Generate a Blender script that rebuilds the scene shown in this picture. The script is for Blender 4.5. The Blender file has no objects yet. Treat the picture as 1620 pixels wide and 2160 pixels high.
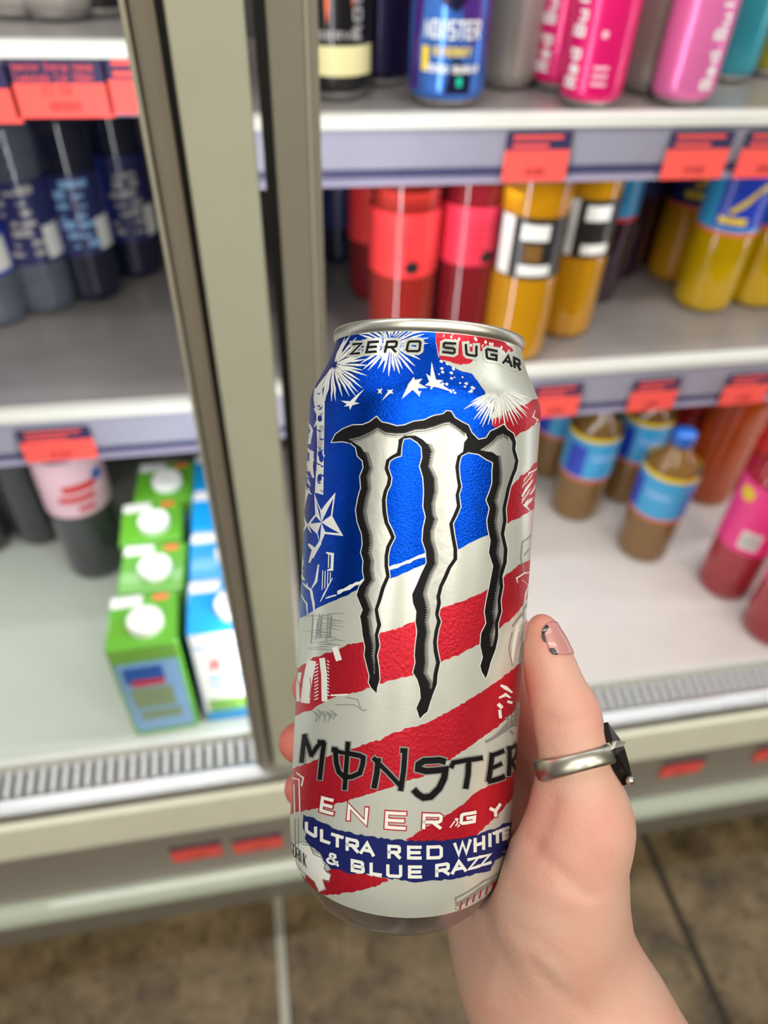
import bpy, bmesh, math, random
import numpy as np
from mathutils.geometry import delaunay_2d_cdt
from mathutils import Vector, Matrix
random.seed(7)
rng = np.random.default_rng(7)
S = bpy.context.scene
COL = S.collection
# ------------------------------------------------------------------ camera
F = 1480.0                       # focal length in pixels of the 1620 x 2160 frame
H = 1.136                        # camera height above the floor
YAW, PITCH, ROLL = (math.radians(v) for v in (11.775, 42.358, 2.546))
cf = np.array([math.sin(YAW)*math.cos(PITCH), math.cos(YAW)*math.cos(PITCH), -math.sin(PITCH)])
r0 = np.array([math.cos(YAW), -math.sin(YAW), 0.0]); u0 = np.cross(r0, cf)
cr = math.cos(ROLL)*r0 + math.sin(ROLL)*u0
cu = -math.sin(ROLL)*r0 + math.cos(ROLL)*u0
CAM = np.array([0, 0, H])
cd = bpy.data.cameras.new('camera'); cam = bpy.data.objects.new('camera', cd); COL.objects.link(cam)
M = Matrix.Identity(4)
for i in range(3):
    M[i][0], M[i][1], M[i][2], M[i][3] = cr[i], cu[i], -cf[i], CAM[i]
cam.matrix_world = M
cd.sensor_fit = 'VERTICAL'; cd.sensor_height = 36; cd.sensor_width = 27
cd.lens = F/2160*36
cd.clip_start = 0.01
cd.dof.use_dof = True; cd.dof.focus_distance = 0.187; cd.dof.aperture_fstop = 8.0
S.camera = cam
# ------------------------------------------------------------------ world, lamps, exposure
W = bpy.data.worlds.new('store'); S.world = W; W.use_nodes = True
bg = W.node_tree.nodes['Background']
bg.inputs[0].default_value = (0.93, 0.92, 0.84, 1); bg.inputs[1].default_value = 0.17
S.view_settings.view_transform = 'Standard'; S.view_settings.look = 'None'
S.view_settings.exposure = -0.12; S.view_settings.gamma = 1.0
S.view_settings.use_curve_mapping = False
S.cycles.use_denoising = True
S.cycles.max_bounces = 8
S.cycles.sample_clamp_indirect = 6.0
def lamp(name, loc, target, sx, sy, power, col=(1, 1, 1)):
    d = bpy.data.lights.new(name, 'AREA'); d.shape = 'RECTANGLE'; d.size = sx; d.size_y = sy
    d.energy = power; d.color = col
    o = bpy.data.objects.new(name, d); COL.objects.link(o); o.location = loc
    o.rotation_euler = (Vector(target)-Vector(loc)).to_track_quat('-Z', 'Y').to_euler()
    return o
WARM = (1.0, 0.965, 0.88); COOL = (0.93, 0.95, 1.0)
# ceiling tubes of the aisle, above and behind the photographer
for k, x in enumerate((-1.7, -0.45, 0.85, 2.1)):
    lamp('ceiling_tube', (x, -1.55, 2.72), (x*0.4, 0.2, 0.9), 0.25, 1.5, 25, WARM)
lamp('ceiling_tube', (0.1, -0.75, 2.75), (0.1, 0.0, 0.3), 2.6, 0.16, 28, WARM)
# strip lights in the canopies of the two fridges, below their shelves and behind their uprights
lamp('canopy_strip', (-0.5, 0.50, 1.75), (-0.5, 0.72, 0.6), 0.9, 0.05, 3.5, COOL)
lamp('canopy_strip', (0.75, 0.50, 1.75), (0.75, 0.72, 0.6), 1.3, 0.05, 4.4, COOL)
lamp('shelf_strip', (-0.5, 0.66, H-0.515), (-0.5, 0.60, 0.0), 0.85, 0.02, 0.6, COOL)
lamp('shelf_strip', (0.75, 0.68, H-0.515), (0.75, 0.62, 0.0), 1.3, 0.02, 0.45, COOL)
lamp('shelf_strip', (0.75, 0.68, H-0.225), (0.75, 0.80, 0.0), 1.3, 0.02, 0.5, COOL)
lamp('upright_strip', (0.031, 0.462, 0.95), (0.45, 0.85, 0.95), 0.009, 1.1, 1.9, COOL)
lamp('upright_strip', (1.25, 0.462, 0.95), (0.80, 0.85, 0.95), 0.009, 1.1, 2.4, COOL)
lamp('upright_strip', (-0.036, 0.466, 0.95), (-0.40, 0.80, 0.95), 0.009, 1.1, 1.9, COOL)
lamp('upright_strip', (-0.98, 0.462, 0.95), (-0.6, 0.85, 0.95), 0.009, 1.1, 1.9, COOL)

# ------------------------------------------------------------------ helpers
def lin(c):
    return tuple((v/12.92 if v <= 0.04045 else ((v+0.055)/1.055)**2.4) for v in (x/255 for x in c))
MATS = {}
def mat(name, rgb, rough=0.5, metal=0.0, var=0.06, vscale=30, bump=0.0, bscale=300, coat=0.0, trans=0.0, spec=0.5, sss=0.0, ior=1.45):
    m = bpy.data.materials.new(name); m.use_nodes = True
    nt = m.node_tree; N = nt.nodes; L = nt.links; b = N['Principled BSDF']
    c = lin(rgb)
    tc = N.new('ShaderNodeTexCoord'); no = N.new('ShaderNodeTexNoise')
    no.inputs['Scale'].default_value = vscale; no.inputs['Detail'].default_value = 4
    L.new(tc.outputs['Object'], no.inputs['Vector'])
    mx = N.new('ShaderNodeMix'); mx.data_type = 'RGBA'
    mx.inputs[6].default_value = tuple(v*(1-var) for v in c)+(1,)
    mx.inputs[7].default_value = tuple(min(1, v*(1+var)) for v in c)+(1,)
    L.new(no.outputs['Fac'], mx.inputs[0]); L.new(mx.outputs[2], b.inputs['Base Color'])
    b.inputs['Roughness'].default_value = rough; b.inputs['Metallic'].default_value = metal
    b.inputs['Coat Weight'].default_value = coat; b.inputs['Transmission Weight'].default_value = trans
    b.inputs['Specular IOR Level'].default_value = spec; b.inputs['IOR'].default_value = ior
    if sss:
        b.inputs['Subsurface Weight'].default_value = sss
        b.inputs['Subsurface Radius'].default_value = (0.004, 0.0015, 0.0008)
        b.inputs['Subsurface Scale'].default_value = 1.0
    if bump:
        n2 = N.new('ShaderNodeTexNoise'); n2.inputs['Scale'].default_value = bscale; n2.inputs['Detail'].default_value = 3
        L.new(tc.outputs['Object'], n2.inputs['Vector'])
        bp = N.new('ShaderNodeBump'); bp.inputs['Strength'].default_value = bump; bp.inputs['Distance'].default_value = 0.001
        L.new(n2.outputs['Fac'], bp.inputs['Height']); L.new(bp.outputs[0], b.inputs['Normal'])
    MATS[name] = m
    return m
def tag(o, label=None, cat=None, group=None, kind=None):
    if label: o['label'] = label
    if cat: o['category'] = cat
    if group: o['group'] = group
    if kind: o['kind'] = kind
    return o
def empty(name, loc=(0, 0, 0), label=None, cat=None, group=None, kind=None):
    o = bpy.data.objects.new(name, None); COL.objects.link(o); o.location = loc; o.empty_display_size = 0.02
    return tag(o, label, cat, group, kind)
def link(name, me, m, parent=None, smooth=False):
    o = bpy.data.objects.new(name, me); COL.objects.link(o)
    if m and not me.materials: me.materials.append(m)
    if smooth:
        me.polygons.foreach_set('use_smooth', [True]*len(me.polygons))
    if parent: o.parent = parent
    return o
def obj(name, bm, m, parent=None, smooth=False):
    me = bpy.data.meshes.new(name); bmesh.ops.recalc_face_normals(bm, faces=bm.faces[:]); bm.to_mesh(me); bm.free()
    return link(name, me, m, parent, smooth)
def box(bm, x0, x1, y0, y1, z0, z1, bev=0.0):
    g = bmesh.ops.create_cube(bm, size=1.0)['verts']
    for v in g:
        v.co = Vector(((x0+x1)/2+v.co.x*(x1-x0), (y0+y1)/2+v.co.y*(y1-y0), (z0+z1)/2+v.co.z*(z1-z0)))
    if bev:
        es = list({e for v in g for e in v.link_edges})
        bmesh.ops.bevel(bm, geom=es, offset=bev, segments=2, affect='EDGES', profile=0.5)
    return bm
def boxo(name, ext, m, parent=None, bev=0.0):
    return obj(name, box(bmesh.new(), *ext, bev), m, parent)
def prism(bm, pts, x0, x1):
    """closed profile pts (y,z) extruded along x"""
    a = [bm.verts.new((x0, y, z)) for y, z in pts]; b = [bm.verts.new((x1, y, z)) for y, z in pts]
    n = len(pts)
    for i in range(n): bm.faces.new((a[i], a[(i+1) % n], b[(i+1) % n], b[i]))
    bm.faces.new(a); bm.faces.new(b[::-1])
    return bm
def lathe(bm, prof, seg=32, cap0=True, cap1=True):
    rows = []
    for r, z in prof:
        rows.append([bm.verts.new((r*math.sin(2*math.pi*k/seg), -r*math.cos(2*math.pi*k/seg), z)) for k in range(seg)])
    for a, b in zip(rows, rows[1:]):
        for k in range(seg): bm.faces.new((a[k], a[(k+1) % seg], b[(k+1) % seg], b[k]))
    if cap0: bm.faces.new(rows[0][::-1])
    if cap1: bm.faces.new(rows[-1])
    return bm
def at(px, py, Y=None, Z=None):
    """the point of the place seen at a pixel, on the plane y = Y or z = Z"""
    d = (px-810)/F*cr-(py-1080)/F*cu+cf
    t = (Y-CAM[1])/d[1] if Y is not None else (Z-CAM[2])/d[2]
    return CAM+d*t
def cam2w(p):
    p = np.asarray(p, dtype=float)
    return CAM+p[..., 0:1]*cr+p[..., 1:2]*cu-p[..., 2:3]*cf if p.ndim > 1 else CAM+p[0]*cr+p[1]*cu-p[2]*cf
def pc(px, py, depth):
    """pixel + depth -> camera coordinates"""
    return np.array([(px-810)/F*depth, -(py-1080)/F*depth, -depth])

# ------------------------------------------------------------------ stroke letters
def arc(cx, cy, rx, ry, a0, a1, n=7):
    return [(cx+rx*math.cos(math.radians(a0+(a1-a0)*k/n)), cy+ry*math.sin(math.radians(a0+(a1-a0)*k/n))) for k in range(n+1)]
G = {
 'Z': [[(0, 1), (1, 1), (0, 0), (1, 0)]],
 'E': [[(1, 1), (0, 1), (0, 0), (1, 0)], [(0, .5), (.9, .5)]],
 'R': [[(0, 0), (0, 1), (.88, 1), (1, .9), (1, .55), (.88, .45), (0, .45)], [(.5, .45), (1, 0)]],
 'O': [[(.12, 0), (0, .12), (0, .88), (.12, 1), (.88, 1), (1, .88), (1, .12), (.88, 0), (.12, 0)]],
 'S': [[(1, 1), (.12, 1), (0, .9), (0, .6), (.12, .5), (.88, .5), (1, .4), (1, .1), (.88, 0), (0, 0)]],
 'U': [[(0, 1), (0, .12), (.12, 0), (.88, 0), (1, .12), (1, 1)]],
 'G': [[(1, 1), (.12, 1), (0, .88), (0, .12), (.12, 0), (1, 0), (1, .48), (.5, .48)]],
 'A': [[(0, 0), (.5, 1), (1, 0)], [(.2, .3), (.8, .3)]],
 'L': [[(0, 1), (0, 0), (1, 0)]],
 'T': [[(0, 1), (1, 1)], [(.5, 1), (.5, 0)]],
 'D': [[(0, 0), (0, 1), (.85, 1), (1, .85), (1, .15), (.85, 0), (0, 0)]],
 'W': [[(0, 1), (.25, 0), (.5, 1), (.75, 0), (1, 1)]],
 'H': [[(0, 0), (0, 1)], [(1, 0), (1, 1)], [(0, .5), (1, .5)]],
 'I': [[(.5, 0), (.5, 1)]],
 'B': [[(0, .5), (.85, .5), (1, .38), (1, .1), (.88, 0), (0, 0), (0, 1), (.82, 1), (.94, .9), (.94, .6), (.85, .5)]],
 'N': [[(0, 0), (0, 1), (1, 0), (1, 1)]],
 'Y': [[(0, 1), (.5, .5), (1, 1)], [(.5, .5), (.5, 0)]],
 'M': [[(0, 0), (.05, 1), (.5, .3), (.95, 1), (1, 0)]],
 'K': [[(0, 0), (0, 1)], [(1, 1), (.1, .5), (1, 0)]],
 'V': [[(0, 1), (.5, 0), (1, 1)]],
 'C': [[(1, 1), (.12, 1), (0, .88), (0, .12), (.12, 0), (1, 0)]],
 'P': [[(0, 0), (0, 1), (.88, 1), (1, .9), (1, .55), (.88, .45), (0, .45)]],
 's': [[(1, .62), (.1, .62), (0, .45), (1, .22), (.9, 0), (0, 0)]],
 '&': [[(1, 0), (.25, .75), (.3, .95), (.5, 1), (.7, .95), (.72, .75), (.1, .4), (.0, .25), (.1, .05), (.4, 0), (.7, .1), (.95, .45)]],
 'e': [[(0, .33), (.9, .33), (.9, .5), (.6, .65), (.25, .65), (0, .5), (0, .15), (.25, 0), (.9, 0)]],
 'd': [[(1, 1), (1, 0), (.25, 0), (0, .15), (0, .5), (.25, .65), (1, .65)]],
 'u': [[(0, .65), (0, .12), (.2, 0), (1, 0), (1, .65)]],
 'l': [[(.5, 1), (.5, 0)]],
 'i': [[(.5, .65), (.5, 0)], [(.5, .8), (.5, .95)]],
 'k': [[(0, 0), (0, 1)], [(.9, .65), (.1, .3), (1, 0)]],
 'n': [[(0, 0), (0, .65), (.8, .65), (1, .5), (1, 0)]],
 'o': [[(.2, 0), (0, .15), (0, .5), (.2, .65), (.8, .65), (1, .5), (1, .15), (.8, 0), (.2, 0)]],
 'a': [[(0, .65), (.85, .65), (1, .5), (1, 0), (.2, 0), (0, .1), (.1, .3), (1, .33)]],
 'm': [[(0, 0), (0, .65), (.5, .6), (.5, 0)], [(.5, .6), (1, .6), (1, 0)]],
 'g': [[(1, .1), (.2, .1), (0, .2), (0, .5), (.2, .65), (1, .65), (1, -.2), (.1, -.25)]],
 'y': [[(0, .65), (.5, 0)], [(1, .65), (.3, -.25)]],
 'r': [[(0, 0), (0, .65)], [(0, .5), (.4, .65), (.9, .62)]],
 't': [[(.4, 1), (.4, .1), (.6, 0), (.9, 0)], [(0, .65), (.9, .65)]],
 'x': [[(0, 0), (1, .65)], [(0, .65), (1, 0)]],
 'p': [[(0, -.3), (0, .65), (.8, .65), (1, .5), (1, .15), (.8, 0), (0, 0)]],
 '0': [[(.2, 0), (0, .15), (0, .85), (.2, 1), (.8, 1), (1, .85), (1, .15), (.8, 0), (.2, 0)]],
 '2': [[(0, .85), (.2, 1), (.8, 1), (1, .85), (1, .6), (0, 0), (1, 0)]],
 '5': [[(1, 1), (.05, 1), (0, .55), (.8, .6), (1, .45), (1, .15), (.8, 0), (0, 0)]],
 '1': [[(.2, .8), (.5, 1), (.5, 0)]],
 '9': [[(1, .5), (.2, .45), (0, .6), (0, .85), (.2, 1), (.8, 1), (1, .85), (1, .2), (.8, 0), (.1, 0)]],
 '7': [[(0, 1), (1, 1), (.35, 0)]],
 '£': [[(1, .85), (.7, 1), (.4, .9), (.4, .2), (.1, 0), (1, 0)], [(0, .5), (.8, .5)]],
 '.': [[(.4, 0), (.6, 0)]],
 '-': [[(0, .5), (1, .5)]],
}
def stroke(pts, w, ext=None, taper=None):
    """thick polyline -> list of quads; ext lengthens the ends"""
    P = [np.array(p, float) for p in pts]
    closed = len(P) > 3 and np.linalg.norm(P[0]-P[-1]) < 1e-9
    if closed: P = P[:-1]
    n = len(P); h = w/2
    if ext is None: ext = 0
    if not closed and ext:
        d = P[0]-P[1]; P[0] = P[0]+d/np.linalg.norm(d)*ext
        d = P[-1]-P[-2]; P[-1] = P[-1]+d/np.linalg.norm(d)*ext
    Lf, Rt = [], []
    for i in range(n):
        a = P[i-1] if (i > 0 or closed) else None
        b = P[(i+1) % n] if (i < n-1 or closed) else None
        hw = h*(taper[i] if taper else 1)
        if a is not None: t1 = (P[i]-a)/np.linalg.norm(P[i]-a)
        if b is not None: t2 = (b-P[i])/np.linalg.norm(b-P[i])
        if a is None: nn = np.array([-t2[1], t2[0]]); s = 1
        elif b is None: nn = np.array([-t1[1], t1[0]]); s = 1
        else:
            n1 = np.array([-t1[1], t1[0]]); n2 = np.array([-t2[1], t2[0]]); nn = n1+n2
            l = np.linalg.norm(nn)
            if l < 1e-3: nn = n1; s = 1
            else:
                nn = nn/l; s = min(1/max(nn@n1, 0.2), 1.9)
        Lf.append(P[i]+nn*hw*s); Rt.append(P[i]-nn*hw*s)
    q = []
    for i in range(n if closed else n-1):
        j = (i+1) % n
        q.append([tuple(Lf[i]), tuple(Lf[j]), tuple(Rt[j]), tuple(Rt[i])])
    return q
def quad_letter(ch, BL, BR, TL, TR, w, grow=0.0):
    """letter of stroke width w fitted inside a quad (image-like y); grow thickens it for an outline"""
    BL, BR, TL, TR = (np.array(v, float) for v in (BL, BR, TL, TR))
    wd = (np.linalg.norm(BR-BL)+np.linalg.norm(TR-TL))/2; hg = (np.linalg.norm(TL-BL)+np.linalg.norm(TR-BR))/2
    out = []
    for pl in G[ch]:
        pts = []
        for u, v in pl:
            uu = (w/2+u*(wd-w))/wd; vv = (w/2+v*(hg-w))/hg
            pts.append(tuple((BL*(1-uu)+BR*uu)*(1-vv)+(TL*(1-uu)+TR*uu)*vv))
        out.append(stroke(pts, w+2*grow, w*0.5*0.0+grow + (w/2 if ch in 'ZSCGELNUTHIRKYAWMV' else 0)))
    return out
def interp(pl, x):
    return float(np.interp(x, [p[0] for p in pl], [p[1] for p in pl]))
def line_letters(items, top, base, w, grow=0.0, slant=0.0):
    out = []
    for ch, x0, x1 in items:
        out += quad_letter(ch, (x0, interp(base, x0)), (x1, interp(base, x1)), (x0+slant, interp(top, x0)), (x1+slant, interp(top, x1)), w, grow)
    return out

# ------------------------------------------------------------------ printing wrapped round a turned body
class Turned:
    """a body of revolution standing at base C along axis A; X to the right, Z to the front"""
    def __init__(s, C, X, A, Z, prof, step=3):
        s.C, s.X, s.A, s.Z = (np.array(v, float) for v in (C, X, A, Z))
        s.pz = [p[1] for p in prof]; s.pr = [p[0] for p in prof]; s.step = math.radians(step); s.prof = prof
    def r(s, z): return np.interp(z, s.pz, s.pr)
    def body(s, name, m, parent, zmin=None, zmax=None, off=0.0, cap0=False, cap1=False):
        prof = [p for p in s.prof if (zmin is None or p[1] >= zmin-1e-9) and (zmax is None or p[1] <= zmax+1e-9)]
        n = int(round(2*math.pi/s.step)); V = []; N = []
        for i, (r, z) in enumerate(prof):
            a = prof[max(i-1, 0)]; b = prof[min(i+1, len(prof)-1)]
            sl = (b[0]-a[0])/max(b[1]-a[1], 1e-6)
            for k in range(n):
                t = k*s.step; rad = math.sin(t)*s.X+math.cos(t)*s.Z
                V.append(s.C+s.A*z+(r+off)*rad); nn = rad-sl*s.A; N.append(nn/np.linalg.norm(nn))
        Fc = [(i*n+k, i*n+(k+1) % n, (i+1)*n+(k+1) % n, (i+1)*n+k) for i in range(len(prof)-1) for k in range(n)]
        if cap0: Fc.append(tuple(range(n))[::-1])
        if cap1: Fc.append(tuple((len(prof)-1)*n+k for k in range(n)))
        me = bpy.data.meshes.new(name); me.from_pydata([tuple(v) for v in V], [], Fc)
        o = link(name, me, m, parent, True)
        return o
    def print(s, name, groups, m, parent, layer, label=None, unit=2.0e-5, rcut=True):
        """groups: list of lists of polygons in (theta, z); each group lies a hair above the last"""
        V, N, Fc = [], [], []
        R = max(s.pr)
        for gi, polys in enumerate(groups):
            bm = bmesh.new()
            for poly in polys:
                q = []
                for t, z in poly:
                    if not q or abs(t-q[-1][0])*R+abs(z-q[-1][1]) > 2e-6: q.append((t, z))
                if len(q) < 3: continue
                if len(q) > 4:
                    vv, _, ff, *_r = delaunay_2d_cdt([Vector((t*R*1000, z*1000)) for t, z in q], [], [list(range(len(q)))], 1, 1e-5)
                    bv = [bm.verts.new((v.x, v.y, 0)) for v in vv]
                    for f in ff: bm.faces.new([bv[i] for i in f])
                else: bm.faces.new([bm.verts.new((t*R*1000, z*1000, 0)) for t, z in q])
            if not bm.verts: bm.free(); continue
            bmesh.ops.triangulate(bm, faces=bm.faces[:], quad_method='BEAUTY', ngon_method='EAR_CLIP')
            us = [v.co.x for v in bm.verts]; zs = [v.co.y for v in bm.verts]
            w_ = s.step*R*1000
            for k in range(math.floor(min(us)/w_), math.ceil(max(us)/w_)+1):
                bmesh.ops.bisect_plane(bm, geom=bm.verts[:]+bm.edges[:]+bm.faces[:], dist=1e-5, plane_co=(k*w_, 0, 0), plane_no=(1, 0, 0))
            for z in s.pz[1:-1]:
                if min(zs) < z*1000 < max(zs):
                    bmesh.ops.bisect_plane(bm, geom=bm.verts[:]+bm.edges[:]+bm.faces[:], dist=1e-5, plane_co=(0, z*1000, 0), plane_no=(0, 1, 0))
            base = len(V); off = layer*unit+(gi % 8)*2.0e-6
            bm.verts.index_update()
            for v in bm.verts:
                t = v.co.x/R/1000; z = v.co.y/1000
                k = math.floor(t/s.step+1e-6); ta, tb = k*s.step, (k+1)*s.step; f = (t-ta)/s.step
                rr = s.r(z)+off
                # chord position, so that the print lies exactly parallel to the facets
                rad = (1-f)*(math.sin(ta)*s.X+math.cos(ta)*s.Z)+f*(math.sin(tb)*s.X+math.cos(tb)*s.Z)
                V.append(tuple(s.C+s.A*z+rr*rad))
                sl = (s.r(z+8e-4)-s.r(z-8e-4))/1.6e-3
                n = math.sin(t)*s.X+math.cos(t)*s.Z-sl*s.A; N.append(tuple(n/np.linalg.norm(n)))
            cxa = np.cross(s.X, s.A)  # = Z outward for a right-handed frame
            for f in bm.faces:
                idx = [base+v.index for v in f.verts]
                if f.normal.z < 0: idx.reverse()
                Fc.append(idx)
            bm.free()
        me = bpy.data.meshes.new(name); me.from_pydata(V, [], Fc); me.update()
        o = link(name, me, m, parent, True)
        if len(N) == len(me.vertices): me.normals_split_custom_set_from_vertices(N)
        if label: o['label'] = label
        return o
# ------------------------------------------------------------------ materials of the place
mat('cream', (232, 231, 210), 0.45); mat('panel', (190, 190, 168), 0.5); mat('post', (143, 138, 123), 0.5)
mat('stile', (136, 126, 111), 0.4); mat('lip', (178, 172, 154), 0.4)
mat('rubber', (16, 13, 11), 0.6); mat('chrome', (225, 225, 222), 0.18, 1.0)
mat('railgrey', (160, 159, 177), 0.35, coat=0.3); mat('railfoot', (168, 162, 186), 0.3); mat('raildark', (70, 70, 104), 0.4); mat('white', (212, 212, 205), 0.4)
mat('shelf', (152, 146, 144), 0.30, 0.25, 0.22, 14); mat('deckL', (184, 190, 180), 0.3, 0.0, 0.06, 9); mat('deckR', (212, 206, 202), 0.35)
mat('fasciagrey', (158, 151, 141), 0.4, 0.3); mat('bumper', (178, 186, 170), 0.35, coat=0.3); mat('kick', (128, 122, 108), 0.5)
mat('grille', (205, 206, 206), 0.35, 0.3); mat('grilledark', (92, 90, 88), 0.6)
mat('inner', (70, 66, 66), 0.5); mat('labelred', (255, 92, 84), 0.55); mat('labelnavy', (52, 46, 82), 0.5); mat('labelink', (150, 30, 36), 0.6)
mat('inkblack', (30, 22, 30), 0.6); mat('ceiling', (225, 222, 210), 0.8); mat('wall', (150, 140, 125), 0.8)
def tile_mat():
    m = mat('tile', (128, 113, 88), 0.42, 0.0)
    nt = m.node_tree; N = nt.nodes; L = nt.links; b = N['Principled BSDF']
    tc = N.new('ShaderNodeTexCoord'); n1 = N.new('ShaderNodeTexNoise'); n1.inputs['Scale'].default_value = 9; n1.inputs['Detail'].default_value = 6; n1.inputs['Roughness'].default_value = 0.72
    L.new(tc.outputs['Object'], n1.inputs['Vector'])
    cr_ = N.new('ShaderNodeValToRGB'); e = cr_.color_ramp.elements
    e[0].position = 0.34; e[0].color = lin((56, 44, 28))+(1,); e[1].position = 0.72; e[1].color = lin((142, 122, 90))+(1,)
    k = cr_.color_ramp.elements.new(0.5); k.color = lin((106, 89, 62))+(1,)
    L.new(n1.outputs['Fac'], cr_.inputs[0])
    v = N.new('ShaderNodeTexNoise'); v.inputs['Scale'].default_value = 48; v.inputs['Detail'].default_value = 2
    L.new(tc.outputs['Object'], v.inputs['Vector'])
    r2 = N.new('ShaderNodeValToRGB'); r2.color_ramp.elements[0].position = 0.32; r2.color_ramp.elements[0].color = (0.35, 0.33, 0.3, 1); r2.color_ramp.elements[1].position = 0.42; r2.color_ramp.elements[1].color = (1, 1, 1, 1)
    L.new(v.outputs['Fac'], r2.inputs[0])
    mx = N.new('ShaderNodeMix'); mx.data_type = 'RGBA'; mx.blend_type = 'MULTIPLY'; mx.inputs[0].default_value = 0.7
    L.new(cr_.outputs[0], mx.inputs[6]); L.new(r2.outputs[0], mx.inputs[7]); L.new(mx.outputs[2], b.inputs['Base Color'])
tile_mat()
# ------------------------------------------------------------------ floor, ceiling, wall behind the photographer
floor = boxo('floor', (-2.6, 3.2, -2.2, 1.3, -0.03, -0.004), mat('grout', (52, 46, 36), 0.8)); tag(floor, kind='structure')
T = 0.585; tm = None
for i in range(-2, 4):
    for j in range(-3, 2):
        x0 = -0.05+T*i; y1 = 0.47-T*j
        bm = box(bmesh.new(), x0+0.006, x0+T-0.006, y1-T+0.004, y1-0.004, -0.006, 0.0, 0.0015)
        obj('tile', bm, MATS['tile'], floor)
boxo('joint_strip', (-0.0585, -0.0455, -1.9, 0.45, -0.005, 0.0008), mat('stripmetal', (168, 165, 152), 0.4, 0.4), floor)
tag(boxo('ceiling', (-2.6, 3.2, -2.2, 1.3, 2.8, 2.84), MATS['ceiling']), kind='structure')
tag(boxo('wall_back', (-2.6, 3.2, -2.24, -2.2, 0, 2.8), MATS['wall']), kind='structure')
# ------------------------------------------------------------------ the two open-front fridges
Zr = lambda s, y: H+s*y
D = 0.65; DL = 0.63
DECK = H-0.769
R1, R1B = H-0.234*D, H-0.321*D
R2, R2B = H-0.628*D, H-0.735*D
L1, L1B = H-0.156*DL, H-0.232*DL
L2, L2B = H-0.647*DL, H-0.75*DL
def rail(parent, x0, x1, y, zt, zb):
    """one shelf with its white front lip and grey price rail"""
    s = boxo('shelf', (x0, x1, y+0.006, 1.02, zt-0.022, zt-0.001), MATS['shelf'], parent)
    bm = bmesh.new(); prism(bm, [(y-0.004, zt-0.009), (y-0.003, zt-0.001), (y, zt+0.001), (y+0.012, zt+0.001), (y+0.012, zt-0.009)], x0, x1)
    obj('shelf_lip', bm, MATS['white'], s)
    h = zt-zb
    bm = bmesh.new(); prism(bm, [(y, zt-0.009), (y+0.005, zt-0.009), (y+0.011, zb+0.006), (y+0.006, zb+0.006)], x0, x1)
    obj('price_rail', bm, MATS['railgrey'], s)
    boxo('rail_groove', (x0, x1, y+0.0042, y+0.0052, zb+0.0065, zb+0.0135), MATS['raildark'], s)
    bm = bmesh.new(); prism(bm, [(y+0.006, zb+0.0062), (y+0.011, zb+0.0062), (y+0.011, zb), (y+0.002, zb), (y+0.002, zb+0.0024), (y+0.006, zb+0.0024)], x0, x1)
    obj('rail_foot', bm, MATS['railfoot'], s)
    return s
def fridge(label, x0, x1, deckmat):
    f = empty('display_fridge', (0, 0, 0), label, 'fridge')
    boxo('back_panel', (x0, x1, 1.02, 1.06, 0.10, 2.05), MATS['inner'], f)
    boxo('canopy', (x0, x1, 0.46, 1.06, 2.05, 2.2), MATS['cream'], f)
    boxo('deck_tray', (x0, x1, 0.467, 1.02, DECK-0.02, DECK), deckmat, f)
    boxo('tray_edge', (x0, x1, 0.460, 0.4668, DECK-0.02, DECK+0.003), MATS['white'], f)
    g = obj('air_grille', prism(bmesh.new(), [(0.4595, DECK-0.022), (0.43, DECK-0.026), (0.43, DECK-0.032), (0.4595, DECK-0.032)], x0, x1), MATS['grilledark'], f)
    n = int((x1-x0)/0.0125)
    me = None
    for k in range(n):
        x = x0+0.004+k*0.0125
        if me is None:
            bm = bmesh.new(); prism(bm, [(0.459, -0.006), (0.459, -0.018), (0.431, -0.021), (0.431, -0.011)], 0, 0.0055)
            me = bpy.data.meshes.new('slat'); bmesh.ops.recalc_face_normals(bm, faces=bm.faces[:]); bm.to_mesh(me); bm.free(); me.materials.append(MATS['grille'])
        o = bpy.data.objects.new('slat', me); COL.objects.link(o); o.parent = g; o.location = (x, 0, DECK-0.004)
    obj('chrome_strip', prism(bmesh.new(), [(0.4295, DECK-0.012), (0.424, DECK-0.010), (0.409, DECK-0.014), (0.404, DECK-0.020), (0.404, DECK-0.024), (0.4295, DECK-0.024)], x0, x1), MATS['chrome'], f)
    obj('front_fascia', prism(bmesh.new(), [(0.4035, DECK-0.0225), (0.402, DECK-0.0215), (0.397, DECK-0.026), (0.390, DECK-0.081), (0.392, DECK-0.0835), (0.46, DECK-0.0835), (0.46, DECK-0.0345), (0.4035, DECK-0.0345)], x0, x1), MATS['cream'], f)
    obj('price_rail', prism(bmesh.new(), [(0.392, DECK-0.084), (0.389, DECK-0.176), (0.384, DECK-0.182), (0.384, DECK-0.186), (0.44, DECK-0.186), (0.44, DECK-0.084)], x0, x1), MATS['fasciagrey'], f)
    pr = [(0.389, DECK-0.187)]+[(0.386+0.024*math.cos(math.radians(a)), DECK-0.206+0.019*math.sin(math.radians(a))) for a in range(110, 261, 15)]+[(0.44, DECK-0.226), (0.44, DECK-0.187)]
    obj('bumper', prism(bmesh.new(), pr, x0, x1), MATS['bumper'], f)
    boxo('kick_plate', (x0, x1, 0.40, 0.44, 0.0, DECK-0.227), MATS['kick'], f)
    return f
XL0, XM, XR1 = -1.0, 0.0085, 1.75
FL = fridge('left open-front fridge with bottled water, milk cartons and beige upright end panel', XL0, XM-0.0004, MATS['deckL'])
FR = fridge('right open-front fridge stocked with energy drink cans and fruit drinks', XM, XR1, MATS['deckR'])
PZ0 = DECK-0.021; PZ1 = 2.05
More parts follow.
